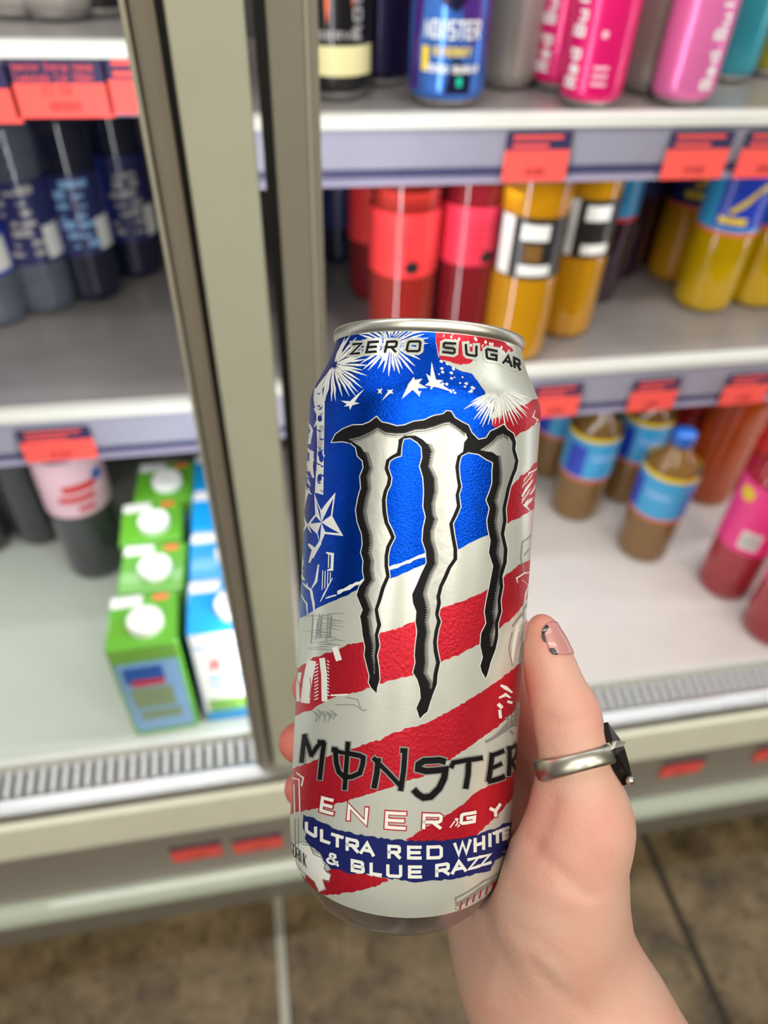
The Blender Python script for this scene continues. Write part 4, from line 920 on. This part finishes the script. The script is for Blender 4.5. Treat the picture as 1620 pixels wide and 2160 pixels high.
EN = [('E', (234, 1288), (320, 1312), (248, 1196), (318, 1214)), ('N', (396, 1338), (516, 1368), (402, 1245), (524, 1266)), ('E', (618, 1388), (742, 1397), (624, 1285), (746, 1291)), ('R', (838, 1392), (950, 1392), (842, 1298), (962, 1302)), ('G', (1056, 1370), (1152, 1354), (1062, 1298), (1158, 1282)), ('Y', (1244, 1334), (1296, 1304), (1232, 1268), (1304, 1236))]
TC.print('energy_outline', letters(EN, 18, 7, 1676), MATS['print_red'], held, 6, 'red outline of the wide lettering')
TC.print('energy_lettering', letters(EN, 19, 0, 1676), MATS['print_line'], held, 8, 'white wide lettering reading ENERGY')
# --- flavour banner
ban = [(140, 1308), (180, 1320), (240, 1350), (350, 1398), (500, 1432), (640, 1452), (800, 1462), (1000, 1458), (1150, 1430), (1260, 1390), (1350, 1350), (1370, 1352), (1366, 1390), (1355, 1430), (1335, 1470), (1345, 1500), (1310, 1530), (1330, 1545), (1270, 1580), (1240, 1632), (1100, 1672), (950, 1695), (800, 1702), (680, 1688), (500, 1655), (420, 1652), (300, 1622), (262, 1580), (240, 1530), (190, 1500), (148, 1450), (158, 1420), (138, 1380)]
TC.print('flavour_banner', [[PA(rough_edge(shiftB(ban), 6, 18, 9))]], MATS['print_navy'], held, 6, 'navy banner with torn edges')
top1 = shiftB([(150, 1345), (240, 1390), (400, 1440), (560, 1475), (640, 1483), (800, 1490), (960, 1485), (1050, 1470), (1200, 1430), (1350, 1370)]); bot1 = shiftB([(150, 1405), (235, 1462), (400, 1520), (560, 1555), (640, 1565), (800, 1572), (960, 1568), (1050, 1555), (1200, 1515), (1350, 1440)])
top2 = shiftB([(275, 1520), (420, 1565), (530, 1588), (640, 1600), (760, 1605), (840, 1605), (920, 1597), (1010, 1582), (1110, 1562), (1245, 1530)]); bot2 = shiftB([(275, 1592), (420, 1642), (530, 1662), (640, 1677), (760, 1682), (840, 1682), (920, 1675), (1010, 1660), (1110, 1638), (1245, 1595)])
l1 = [('U', 152, 222), ('L', 240, 300), ('T', 305, 378), ('R', 390, 468), ('A', 472, 560), ('R', 635, 714), ('E', 750, 836), ('D', 864, 960), ('W', 1022, 1128), ('H', 1140, 1208), ('I', 1222, 1250), ('T', 1252, 1308), ('E', 1308, 1352)]
l2 = [('&', 275, 355), ('B', 420, 502), ('L', 530, 602), ('U', 628, 722), ('E', 755, 838), ('R', 915, 1000), ('A', 1008, 1100), ('Z', 1104, 1178), ('Z', 1172, 1245)]
def tl(items, top, base, w):
    out = []
    for ch, x0, x1 in items:
        for quads in quad_letter(ch, (x0, interp(base, x0)), (x1, interp(base, x1)), (x0, interp(top, x0)), (x1, interp(top, x1)), w*0.7 if ch == '&' else w): out.append([[A(*p) for p in q] for q in quads])
    return out
TC.print('banner_lettering', tl(l1, top1, bot1, 19)+tl(l2, top2, bot2, 19), MATS['print_line'], held, 8, 'white lettering reading ULTRA RED WHITE & BLUE RAZZ')
# --- small black text at the left, tail of a line that runs round the can
tt = shiftB([(30, 1440), (52, 1455), (160, 1548)]); tb_ = shiftB([(30, 1505), (52, 1520), (160, 1622)])
TC.print('side_lettering', tl([('E', 28, 34), ('R', 36, 42), ('G', 44, 57), ('Y', 58, 74), ('D', 82, 98), ('R', 101, 117), ('I', 117, 127), ('N', 127, 142), ('K', 144, 160)], tt, tb_, 4.5), MATS['print_black'], held, 6, 'narrow black lettering reading ENERGY DRINK')
# ------------------------------------------------------------------ the hand
def rc(px, py, dep, rmm): return np.append(pc(px, py, dep), rmm/1000)
# joints: pixel, depth from the camera (m), radius (mm); all in camera coordinates
thumb = [rc(1144, 1326, .1930, 4.0), rc(1152, 1375, .1935, 5.3), rc(1168, 1435, .1925, 6.4), rc(1190, 1500, .1905, 7.4), rc(1207, 1570, .1890, 7.9), rc(1216, 1640, .1885, 8.3), rc(1222, 1730, .1885, 9.8)]
thenar = [rc(1218, 1735, .1885, 9.8), rc(1194, 1830, .1895, 12.8), rc(1175, 1930, .1930, 15.0), rc(1178, 2040, .2000, 16.2), rc(1250, 2160, .2010, 19.0), rc(1370, 2420, .2000, 23)]
heel = [rc(1150, 1760, .2360, 12.5), rc(1070, 1930, .2230, 17.0), rc(1105, 2060, .2130, 17.5), rc(1180, 2200, .2090, 21.0), rc(1310, 2440, .2070, 25)]
pulp = [rc(1175, 1790, .2070, 10.5), rc(1140, 1900, .2100, 13.5), rc(1130, 2010, .2120, 15.0)]
radial = [rc(1246, 1790, .1960, 6.0), rc(1226, 1960, .2000, 8.0), rc(1262, 2080, .2020, 10.0), rc(1370, 2240, .2020, 13)]
web = [rc(1222, 1690, .1930, 8.0), rc(1180, 1620, .2230, 7.0), rc(1150, 1520, .2420, 8.5)]
palm = [[rc(1140, 1470, .2480, 9.5), rc(1180, 1760, .2270, 12), rc(1180, 2040, .2100, 15)],
        [rc(1138, 1560, .2500, 9.5), rc(1150, 1780, .2330, 12)],
        [rc(1138, 1660, .2480, 9.5), rc(1120, 1830, .2330, 13)],
        [rc(1136, 1760, .2420, 9.0), rc(1090, 1900, .2280, 14)]]
fingers = [[rc(1140, 1470, .2480, 8.8), rc(1076, 1342, .2580, 7.6), rc(900, 1330, .2640, 7.0), rc(740, 1352, .2520, 6.0)],
           [rc(1138, 1560, .2500, 8.8), rc(1020, 1480, .2650, 8.0), rc(810, 1462, .2590, 7.2), rc(655, 1452, .2370, 6.2)],
           [rc(1138, 1660, .2480, 8.6), rc(1020, 1606, .2650, 7.9), rc(790, 1580, .2600, 7.2), rc(630, 1566, .2330, 6.6)],
           [rc(1136, 1760, .2420, 8.2), rc(1010, 1715, .2580, 7.3), rc(800, 1680, .2560, 6.6), rc(637, 1664, .2330, 5.8)]]
def cone(P, a, b):
    ba = b[:3]-a[:3]; h = np.clip(((P-a[:3])@ba)/(ba@ba), 0, 1)
    return np.linalg.norm(P-a[:3]-h[:, None]*ba, axis=1)-(a[3]+(b[3]-a[3])*h)
def smin(a, b, k):
    h = np.maximum(k-np.abs(a-b), 0)/k
    return np.minimum(a, b)-h*h*k*0.25
def chain(P, c, k):
    d = cone(P, c[0], c[1])
    for i in range(1, len(c)-1): d = smin(d, cone(P, c[i], c[i+1]), k)
    return d
# folds of the skin: polylines on the near side, (pixels, depth of groove in mm, width in mm)
folds = [([(1108, 1768), (1150, 1812), (1205, 1862), (1240, 1890)], .195, 0.5, 2.2), ([(1120, 2030), (1165, 2085), (1230, 2130)], .188, 0.6, 2.4),
         ([(1148, 1512), (1190, 1528), (1240, 1515)], .184, 0.30, 1.4), ([(1165, 1690), (1150, 1740), (1125, 1790)], .205, 0.7, 2.6), ([(1085, 1960), (1140, 1990), (1200, 2050)], .190, 0.3, 2.4)]
fold3 = [([pc(x, y, dp) for x, y in pl], g/1000, w/1000) for pl, dp, g, w in folds]
def can_sdf(P):
    q = P-Cc; z = q@Aa; x = q@Xa; y = q@Za
    return np.maximum(np.sqrt(x*x+y*y)-np.interp(z, [p[1] for p in cprof], [p[0] for p in cprof]), np.maximum(0.001-z, z-0.16))
def sdf(P):
    d = chain(P, thenar, .010)
    d = smin(d, chain(P, heel, .010), .016)
    d = smin(d, chain(P, pulp, .010), .014)
    d = smin(d, chain(P, radial, .010), .012)
    for p in palm: d = smin(d, chain(P, p, .008), .009)
    d = smin(d, chain(P, thumb, .005), .010)
    # knuckle swellings
    d = smin(d, np.linalg.norm(P-pc(1216, 1503, .1885), axis=1)-.0042, .006)
    d = smin(d, np.linalg.norm(P-pc(1250, 1745, .1875), axis=1)-.0060, .012)
    d = smin(d, chain(P, web, .008), .010)
    for f in fingers: d = smin(d, chain(P, f, .004), .0042)
    for pl, g, w in fold3:
        for a, b in zip(pl, pl[1:]):
            pass
        dd = np.min([cone(P, np.append(a, 0), np.append(b, 0)) for a, b in zip(pl, pl[1:])], axis=0)
        near = np.exp(-np.minimum((dd/(w*1.0))**2, 30)); d = d+g*near*0.0 if False else d
    c = -(can_sdf(P)-0.00015); k = .0016
    h = np.maximum(k-np.abs(d-c), 0)/k
    return np.maximum(d, c)+h*h*k*0.25
def mesh_sdf(f, lo, hi, vox, coarse=5):
    lo = np.array(lo); n = np.ceil((np.array(hi)-lo)/(vox*coarse)).astype(int)*coarse
    nc = n//coarse+1
    g = np.stack(np.meshgrid(*[np.arange(k)*vox*coarse for k in nc], indexing='ij'), -1).reshape(-1, 3)+lo
    D = f(g).reshape(nc)
    # fine grid, evaluated only near the surface
    fine = np.full(n, 1.0, np.float64)
    c8 = np.stack([D[i:nc[0]-1+i, j:nc[1]-1+j, k:nc[2]-1+k] for i in (0, 1) for j in (0, 1) for k in (0, 1)])
    near = (np.abs(c8).min(0) < vox*coarse*1.9)
    sgn = np.where(c8.mean(0) < 0, -1.0, 1.0)
    fine = np.kron(sgn, np.ones((coarse,)*3))
    msk = np.kron(near, np.ones((coarse,)*3)).astype(bool)
    idx = np.argwhere(msk); out = np.empty(len(idx))
    for s in range(0, len(idx), 200000): out[s:s+200000] = f(idx[s:s+200000]*vox+lo)
    fine[msk] = out
    # naive surface nets
    S_ = fine < 0; cs = [fine[i:n[0]-1+i, j:n[1]-1+j, k:n[2]-1+k] for i in (0, 1) for j in (0, 1) for k in (0, 1)]
    sb = np.stack([c < 0 for c in cs]); mixed = sb.any(0) & ~sb.all(0)
    cell = np.argwhere(mixed); cid = np.full(mixed.shape, -1); cid[mixed] = np.arange(len(cell))
    val = np.stack([c[mixed] for c in cs]); off = np.array([(i, j, k) for i in (0, 1) for j in (0, 1) for k in (0, 1)], float)
    acc = np.zeros((len(cell), 3)); cnt = np.zeros(len(cell))
    for a in range(8):
        for b in range(a+1, 8):
            if np.abs(off[a]-off[b]).sum() != 1: continue
            x = (val[a] < 0) != (val[b] < 0)
            t = val[a][x]/(val[a][x]-val[b][x]); acc[x] += off[a]+t[:, None]*(off[b]-off[a]); cnt[x] += 1
    V = (cell+acc/cnt[:, None])*vox+lo
    Fq = []
    for ax in range(3):
        o1, o2 = [(1, 2), (2, 0), (0, 1)][ax]
        sl = [slice(1, -1)]*3; 
        A0 = np.argwhere(S_.take(range(0, n[ax]-1), ax) != S_.take(range(1, n[ax]), ax))
        ok = (A0[:, o1] > 0) & (A0[:, o2] > 0) & (A0[:, o1] < n[o1]-1) & (A0[:, o2] < n[o2]-1); A0 = A0[ok]
        e1 = np.eye(3, dtype=int)[o1]; e2 = np.eye(3, dtype=int)[o2]
        q = [cid[tuple((A0-s).T)] for s in (0*e1, e1, e1+e2, e2)]
        q = np.stack(q, 1); flip = S_[tuple(A0.T)]
        q[flip] = q[flip][:, ::-1]
        Fq.append(q)
    Fq = np.concatenate(Fq); Fq = Fq[(Fq >= 0).all(1)]
    return V, Fq[:, ::-1] if False else Fq
def grad(f, P, e=2e-4):
    g = np.stack([f(P+e*np.eye(3)[i])-f(P-e*np.eye(3)[i]) for i in range(3)], 1)
    return g/np.maximum(np.linalg.norm(g, axis=1, keepdims=True), 1e-9)
V, Q = mesh_sdf(sdf, (-0.045, -0.215, -0.290), (0.110, -0.018, -0.160), 0.0011)
for it in range(2): V = V-grad(sdf, V)*sdf(V)[:, None]*0.9
# creases: pushed in along the normal where a fold runs
def fold_depth(P):
    out = np.zeros(len(P))
    for pl, g, w in fold3:
        # distance measured across the line of sight, near side only
        s = P/(-P[:, 2:3]); best = np.full(len(P), 9.0)
        for a, b in zip(pl, pl[1:]):
            a2, b2 = a/(-a[2]), b/(-b[2]); ba = b2-a2; h = np.clip(((s-a2)@ba)/(ba@ba), 0, 1)
            best = np.minimum(best, np.linalg.norm(s-a2-h[:, None]*ba, axis=1))
        near = -P[:, 2] < (-pl[0][2])+0.022
        out += g*np.exp(-(best*(-pl[0][2])/w)**2)*near
    return out
Nn = grad(sdf, V); V2 = V-Nn*fold_depth(V)[:, None]
me = bpy.data.meshes.new('hand'); me.from_pydata([tuple(v) for v in cam2w(V2)], [], Q.tolist()); me.validate(); me.update()
bm = bmesh.new(); bm.from_mesh(me); bmesh.ops.recalc_face_normals(bm, faces=bm.faces[:]); bm.to_mesh(me); bm.free()
skin = bpy.data.materials.new('skin'); skin.use_nodes = True
def skin_nodes(m, base, red):
    nt = m.node_tree; N = nt.nodes; L = nt.links; b = N['Principled BSDF']
    tc = N.new('ShaderNodeTexCoord'); at_ = N.new('ShaderNodeAttribute'); at_.attribute_name = 'flush_shade'
    n1 = N.new('ShaderNodeTexNoise'); n1.inputs['Scale'].default_value = 55; n1.inputs['Detail'].default_value = 4; L.new(tc.outputs['Object'], n1.inputs['Vector'])
    ad = N.new('ShaderNodeMath'); ad.operation = 'MULTIPLY_ADD'; ad.inputs[1].default_value = 0.75; L.new(n1.outputs['Fac'], ad.inputs[0])
    sb = N.new('ShaderNodeMath'); sb.operation = 'SUBTRACT'; sb.inputs[1].default_value = 0.30; sb.use_clamp = True
    L.new(at_.outputs['Fac'], ad.inputs[2]); L.new(ad.outputs[0], sb.inputs[0])
    mx = N.new('ShaderNodeMix'); mx.data_type = 'RGBA'; mx.inputs[6].default_value = lin(base)+(1,); mx.inputs[7].default_value = lin(red)+(1,)
    L.new(sb.outputs[0], mx.inputs[0]); L.new(mx.outputs[2], b.inputs['Base Color'])
    b.inputs['Roughness'].default_value = 0.48; b.inputs['Specular IOR Level'].default_value = 0.4
    b.inputs['Subsurface Weight'].default_value = 0.25; b.inputs['Subsurface Radius'].default_value = (0.0045, 0.0016, 0.0009); b.inputs['Subsurface Scale'].default_value = 0.7
    v1 = N.new('ShaderNodeTexVoronoi'); v1.feature = 'DISTANCE_TO_EDGE'; v1.inputs['Scale'].default_value = 900
    n2 = N.new('ShaderNodeTexNoise'); n2.inputs['Scale'].default_value = 260; n2.inputs['Detail'].default_value = 5
    wv = N.new('ShaderNodeTexNoise'); wv.inputs['Scale'].default_value = 100; wv.inputs['Detail'].default_value = 2
    for t in (v1, n2, wv): L.new(tc.outputs['Object'], t.inputs['Vector'])
    a1 = N.new('ShaderNodeMath'); a1.operation = 'MULTIPLY_ADD'; a1.inputs[1].default_value = 0.5; L.new(v1.outputs['Distance'], a1.inputs[0]); L.new(n2.outputs['Fac'], a1.inputs[2])
    bp = N.new('ShaderNodeBump'); bp.inputs['Strength'].default_value = 0.36; bp.inputs['Distance'].default_value = 0.0006; L.new(a1.outputs[0], bp.inputs['Height']); L.new(bp.outputs[0], b.inputs['Normal'])
skin_nodes(skin, (206, 164, 144), (208, 112, 98))
hand = link('hand', me, skin, None, True)
tag(hand, 'pale right hand gripping the tall can, ring on the upright thumb', 'hand')
# flushed skin at finger tips, knuckles, palm; red shading beside the can painted in
fl = np.zeros(len(V))
for p, s, a in ((pc(1128, 1440, .195), .009, .75), (pc(1118, 1380, .195), .006, .6), (pc(1180, 1700, .186), .010, .3), (pc(1150, 1330, .193), .010, .45), (pc(1150, 1480, .19), .012, .25), (pc(1230, 1500, .185), .007, .32), (pc(1255, 1760, .178), .014, .12), (pc(640, 1452, .237), .012, 1.0), (pc(615, 1566, .233), .014, 1.0), (pc(620, 1664, .233), .014, 1.0), (pc(1130, 1560, .235), .022, .9), (pc(1125, 1700, .22), .016, .6), (pc(1070, 1345, .255), .014, .9)):
    fl = np.maximum(fl, a*np.exp(-(np.linalg.norm(V-p, axis=1)/s)**2))
at_ = me.attributes.new('flush_shade', 'FLOAT', 'POINT')
if len(me.vertices) == len(fl): at_.data.foreach_set('value', fl.astype(np.float32))
def onto(P, lift):
    P = np.array(P, float)
    for it in range(14): P = P-grad(sdf, P)*(sdf(P)-lift)[:, None]*0.8
    return P
# thumb nail: a curved plate laid on the side of the thumb tip
def plate(name, poly, dep, lift, m, parent, thick=0.0004, nu=14, nv=18):
    """poly: four corners (pixels) top-left, top-right, bottom-right, bottom-left"""
    tl_, tr_, br_, bl_ = (np.array(p, float) for p in poly); P = []
    for j in range(nv+1):
        for i in range(nu+1):
            u, v = i/nu, j/nv
            # rounded ends
            e = 0.16*(2*u-1)**2
            vv = v*(1-2*e*0.6)+e*0.6
            p = (tl_*(1-u)+tr_*u)*(1-vv)+(bl_*(1-u)+br_*u)*vv
            P.append(pc(p[0], p[1], dep[0]*(1-u)+dep[1]*u))
    P = onto(P, lift); n = grad(sdf, P)
    W_ = cam2w(np.concatenate([P, P-n*(thick+lift)])); k = (nu+1)*(nv+1)
    fc = []
    for j in range(nv):
        for i in range(nu):
            a = j*(nu+1)+i; q = (a, a+1, a+nu+2, a+nu+1); fc.append(q); fc.append(tuple(x+k for x in q[::-1]))
    ring_ = [i for i in range(nu+1)]+[j*(nu+1)+nu for j in range(1, nv+1)]+[nv*(nu+1)+i for i in range(nu-1, -1, -1)]+[j*(nu+1) for j in range(nv-1, 0, -1)]
    for a, b in zip(ring_, ring_[1:]+ring_[:1]): fc.append((b, a, a+k, b+k))
    mm = bpy.data.meshes.new(name); mm.from_pydata([tuple(v) for v in W_], [], fc); mm.update()
    b2 = bmesh.new(); b2.from_mesh(mm); bmesh.ops.recalc_face_normals(b2, faces=b2.faces[:]); b2.to_mesh(mm); b2.free()
    return link(name, mm, m, parent, True)
mat('nail', (188, 132, 126), 0.30, 0.0, 0.05, 200, coat=0.3); mat('polish', (26, 36, 34), 0.3, 0.0, 0.2, 300, coat=0.5)
nail = plate('thumbnail', [(1143, 1318), (1172, 1314), (1192, 1390), (1158, 1380)], (.1890, .1930), 0.00035, MATS['nail'], hand)
nail['label'] = 'pinkish thumb nail with chipped black polish'
for poly in ([(1142, 1334), (1150, 1319), (1156, 1323), (1148, 1338)], [(1142, 1337), (1147, 1339), (1151, 1358), (1146, 1352)], [(1156, 1368), (1162, 1368), (1168, 1384), (1162, 1381)]):
    plate('polish_chip', poly, (.1885, .1895), 0.00050, MATS['polish'], nail, 0.0002, 4, 6)
# ------------------------------------------------------------------ the ring
mat('silver', (196, 190, 176), 0.36, 1.0, 0.15, 120, bump=0.05, bscale=180); mat('dark_metal', (58, 52, 50), 0.30, 0.85, 0.3, 150, bump=0.1, bscale=300)
up_ = pc(1209, 1545, .1892)-pc(1231, 1675, .1885); up_ = up_/np.linalg.norm(up_)
up_ = up_+np.array([-0.10, 0.0, -0.34]); up_ /= np.linalg.norm(up_)
rcx = pc(1217, 1606, .1887); ex = np.array([1.0, 0, 0])-up_*up_[0]; ex /= np.linalg.norm(ex); ez = np.cross(ex, up_)
nseg = 72
ring = empty('thumb_ring', tuple(cam2w(rcx)), 'silver ring with jagged dark metal ornament, worn on the thumb', 'ring')
prof = [(-.0002, -.0026), (.0008, -.0025), (.0013, -.0018), (.0014, 0), (.0013, .0018), (.0008, .0025), (-.0002, .0026)]
Vr = []
for k in range(nseg):
    t = 2*math.pi*k/nseg; d = math.cos(t)*ex+math.sin(t)*ez
    # radius that hugs the finger at this angle
    lo_, hi_ = 0.004, 0.016
    for it in range(22):
        m_ = (lo_+hi_)/2
        if smin(chain((rcx+d*m_)[None], thumb, .005), chain((rcx+d*m_)[None], thumb, .005), .001)[0] < 0: lo_ = m_
        else: hi_ = m_
    r_ = min(lo_, 0.0102)
    for a, h in prof: Vr.append(rcx+d*(r_+a)+up_*h*(1+0.10*math.cos(2*t)))
n_ = len(prof); Fr = []
for k in range(nseg):
    for i in range(n_):
        Fr.append((k*n_+i, ((k+1) % nseg)*n_+i, ((k+1) % nseg)*n_+(i+1) % n_, k*n_+(i+1) % n_))
def wmesh(name, Vc, Fc, m, parent, smooth=True):
    c0 = cam2w(rcx) if parent is ring else np.zeros(3)
    mm = bpy.data.meshes.new(name); mm.from_pydata([tuple(v-c0) for v in cam2w(np.array(Vc))], [], Fc); mm.update()
    b2 = bmesh.new(); b2.from_mesh(mm); bmesh.ops.recalc_face_normals(b2, faces=b2.faces[:]); b2.to_mesh(mm); b2.free()
    return link(name, mm, m, parent, smooth)
wmesh('band', Vr, Fr, MATS['silver'], ring)
# ornament: a dark faceted leaf standing on the outer side of the band
def pts3(lst): return [pc(1296+(x-1296)*1.22, 1590+(y-1590)*1.16, d-0.0012) for x, y, d in lst]
ori = pts3([(1270, 1536, .1870), (1284, 1532, .1880), (1305, 1562, .1885), (1314, 1580, .1885), (1322, 1610, .1885), (1328, 1640, .1880), (1312, 1648, .1870), (1296, 1622, .1850), (1284, 1600, .1845), (1280, 1570, .1860)])
orb = pts3([(1272, 1538, .1960), (1286, 1534, .1970), (1302, 1562, .1980), (1308, 1582, .1980), (1316, 1610, .1980), (1320, 1638, .1970), (1304, 1644, .1960), (1286, 1622, .1950), (1278, 1600, .1950), (1274, 1570, .1960)])
mid = pts3([(1300, 1590, .1835), (1296, 1590, .1990)])
nn_ = len(ori); Vo = ori+orb+mid; Fo = []
for i in range(nn_):
    j = (i+1) % nn_; Fo += [(i, j, nn_+j, nn_+i), (i, j, 2*nn_), (nn_+j, nn_+i, 2*nn_+1)]
wmesh('ornament', Vo, Fo, MATS['dark_metal'], ring, False)
rg = pts3([(1276, 1572, .1848), (1300, 1566, .1852), (1316, 1568, .1860), (1312, 1576, .1850), (1296, 1580, .1838), (1280, 1590, .1832)]); rgb = [p*1.02 for p in rg]
nn_ = len(rg); wmesh('ornament_ridge', rg+rgb, [tuple(range(nn_)), tuple(range(nn_, 2*nn_))[::-1]]+[(i, (i+1) % nn_, nn_+(i+1) % nn_, nn_+i) for i in range(nn_)], MATS['silver'], ring, False)
bm = bmesh.new(); bmesh.ops.create_uvsphere(bm, u_segments=14, v_segments=10, radius=.0012)
o = obj('bead', bm, MATS['silver'], ring, True); o.location = tuple(cam2w(pc(1329, 1646, .1840))-cam2w(rcx))
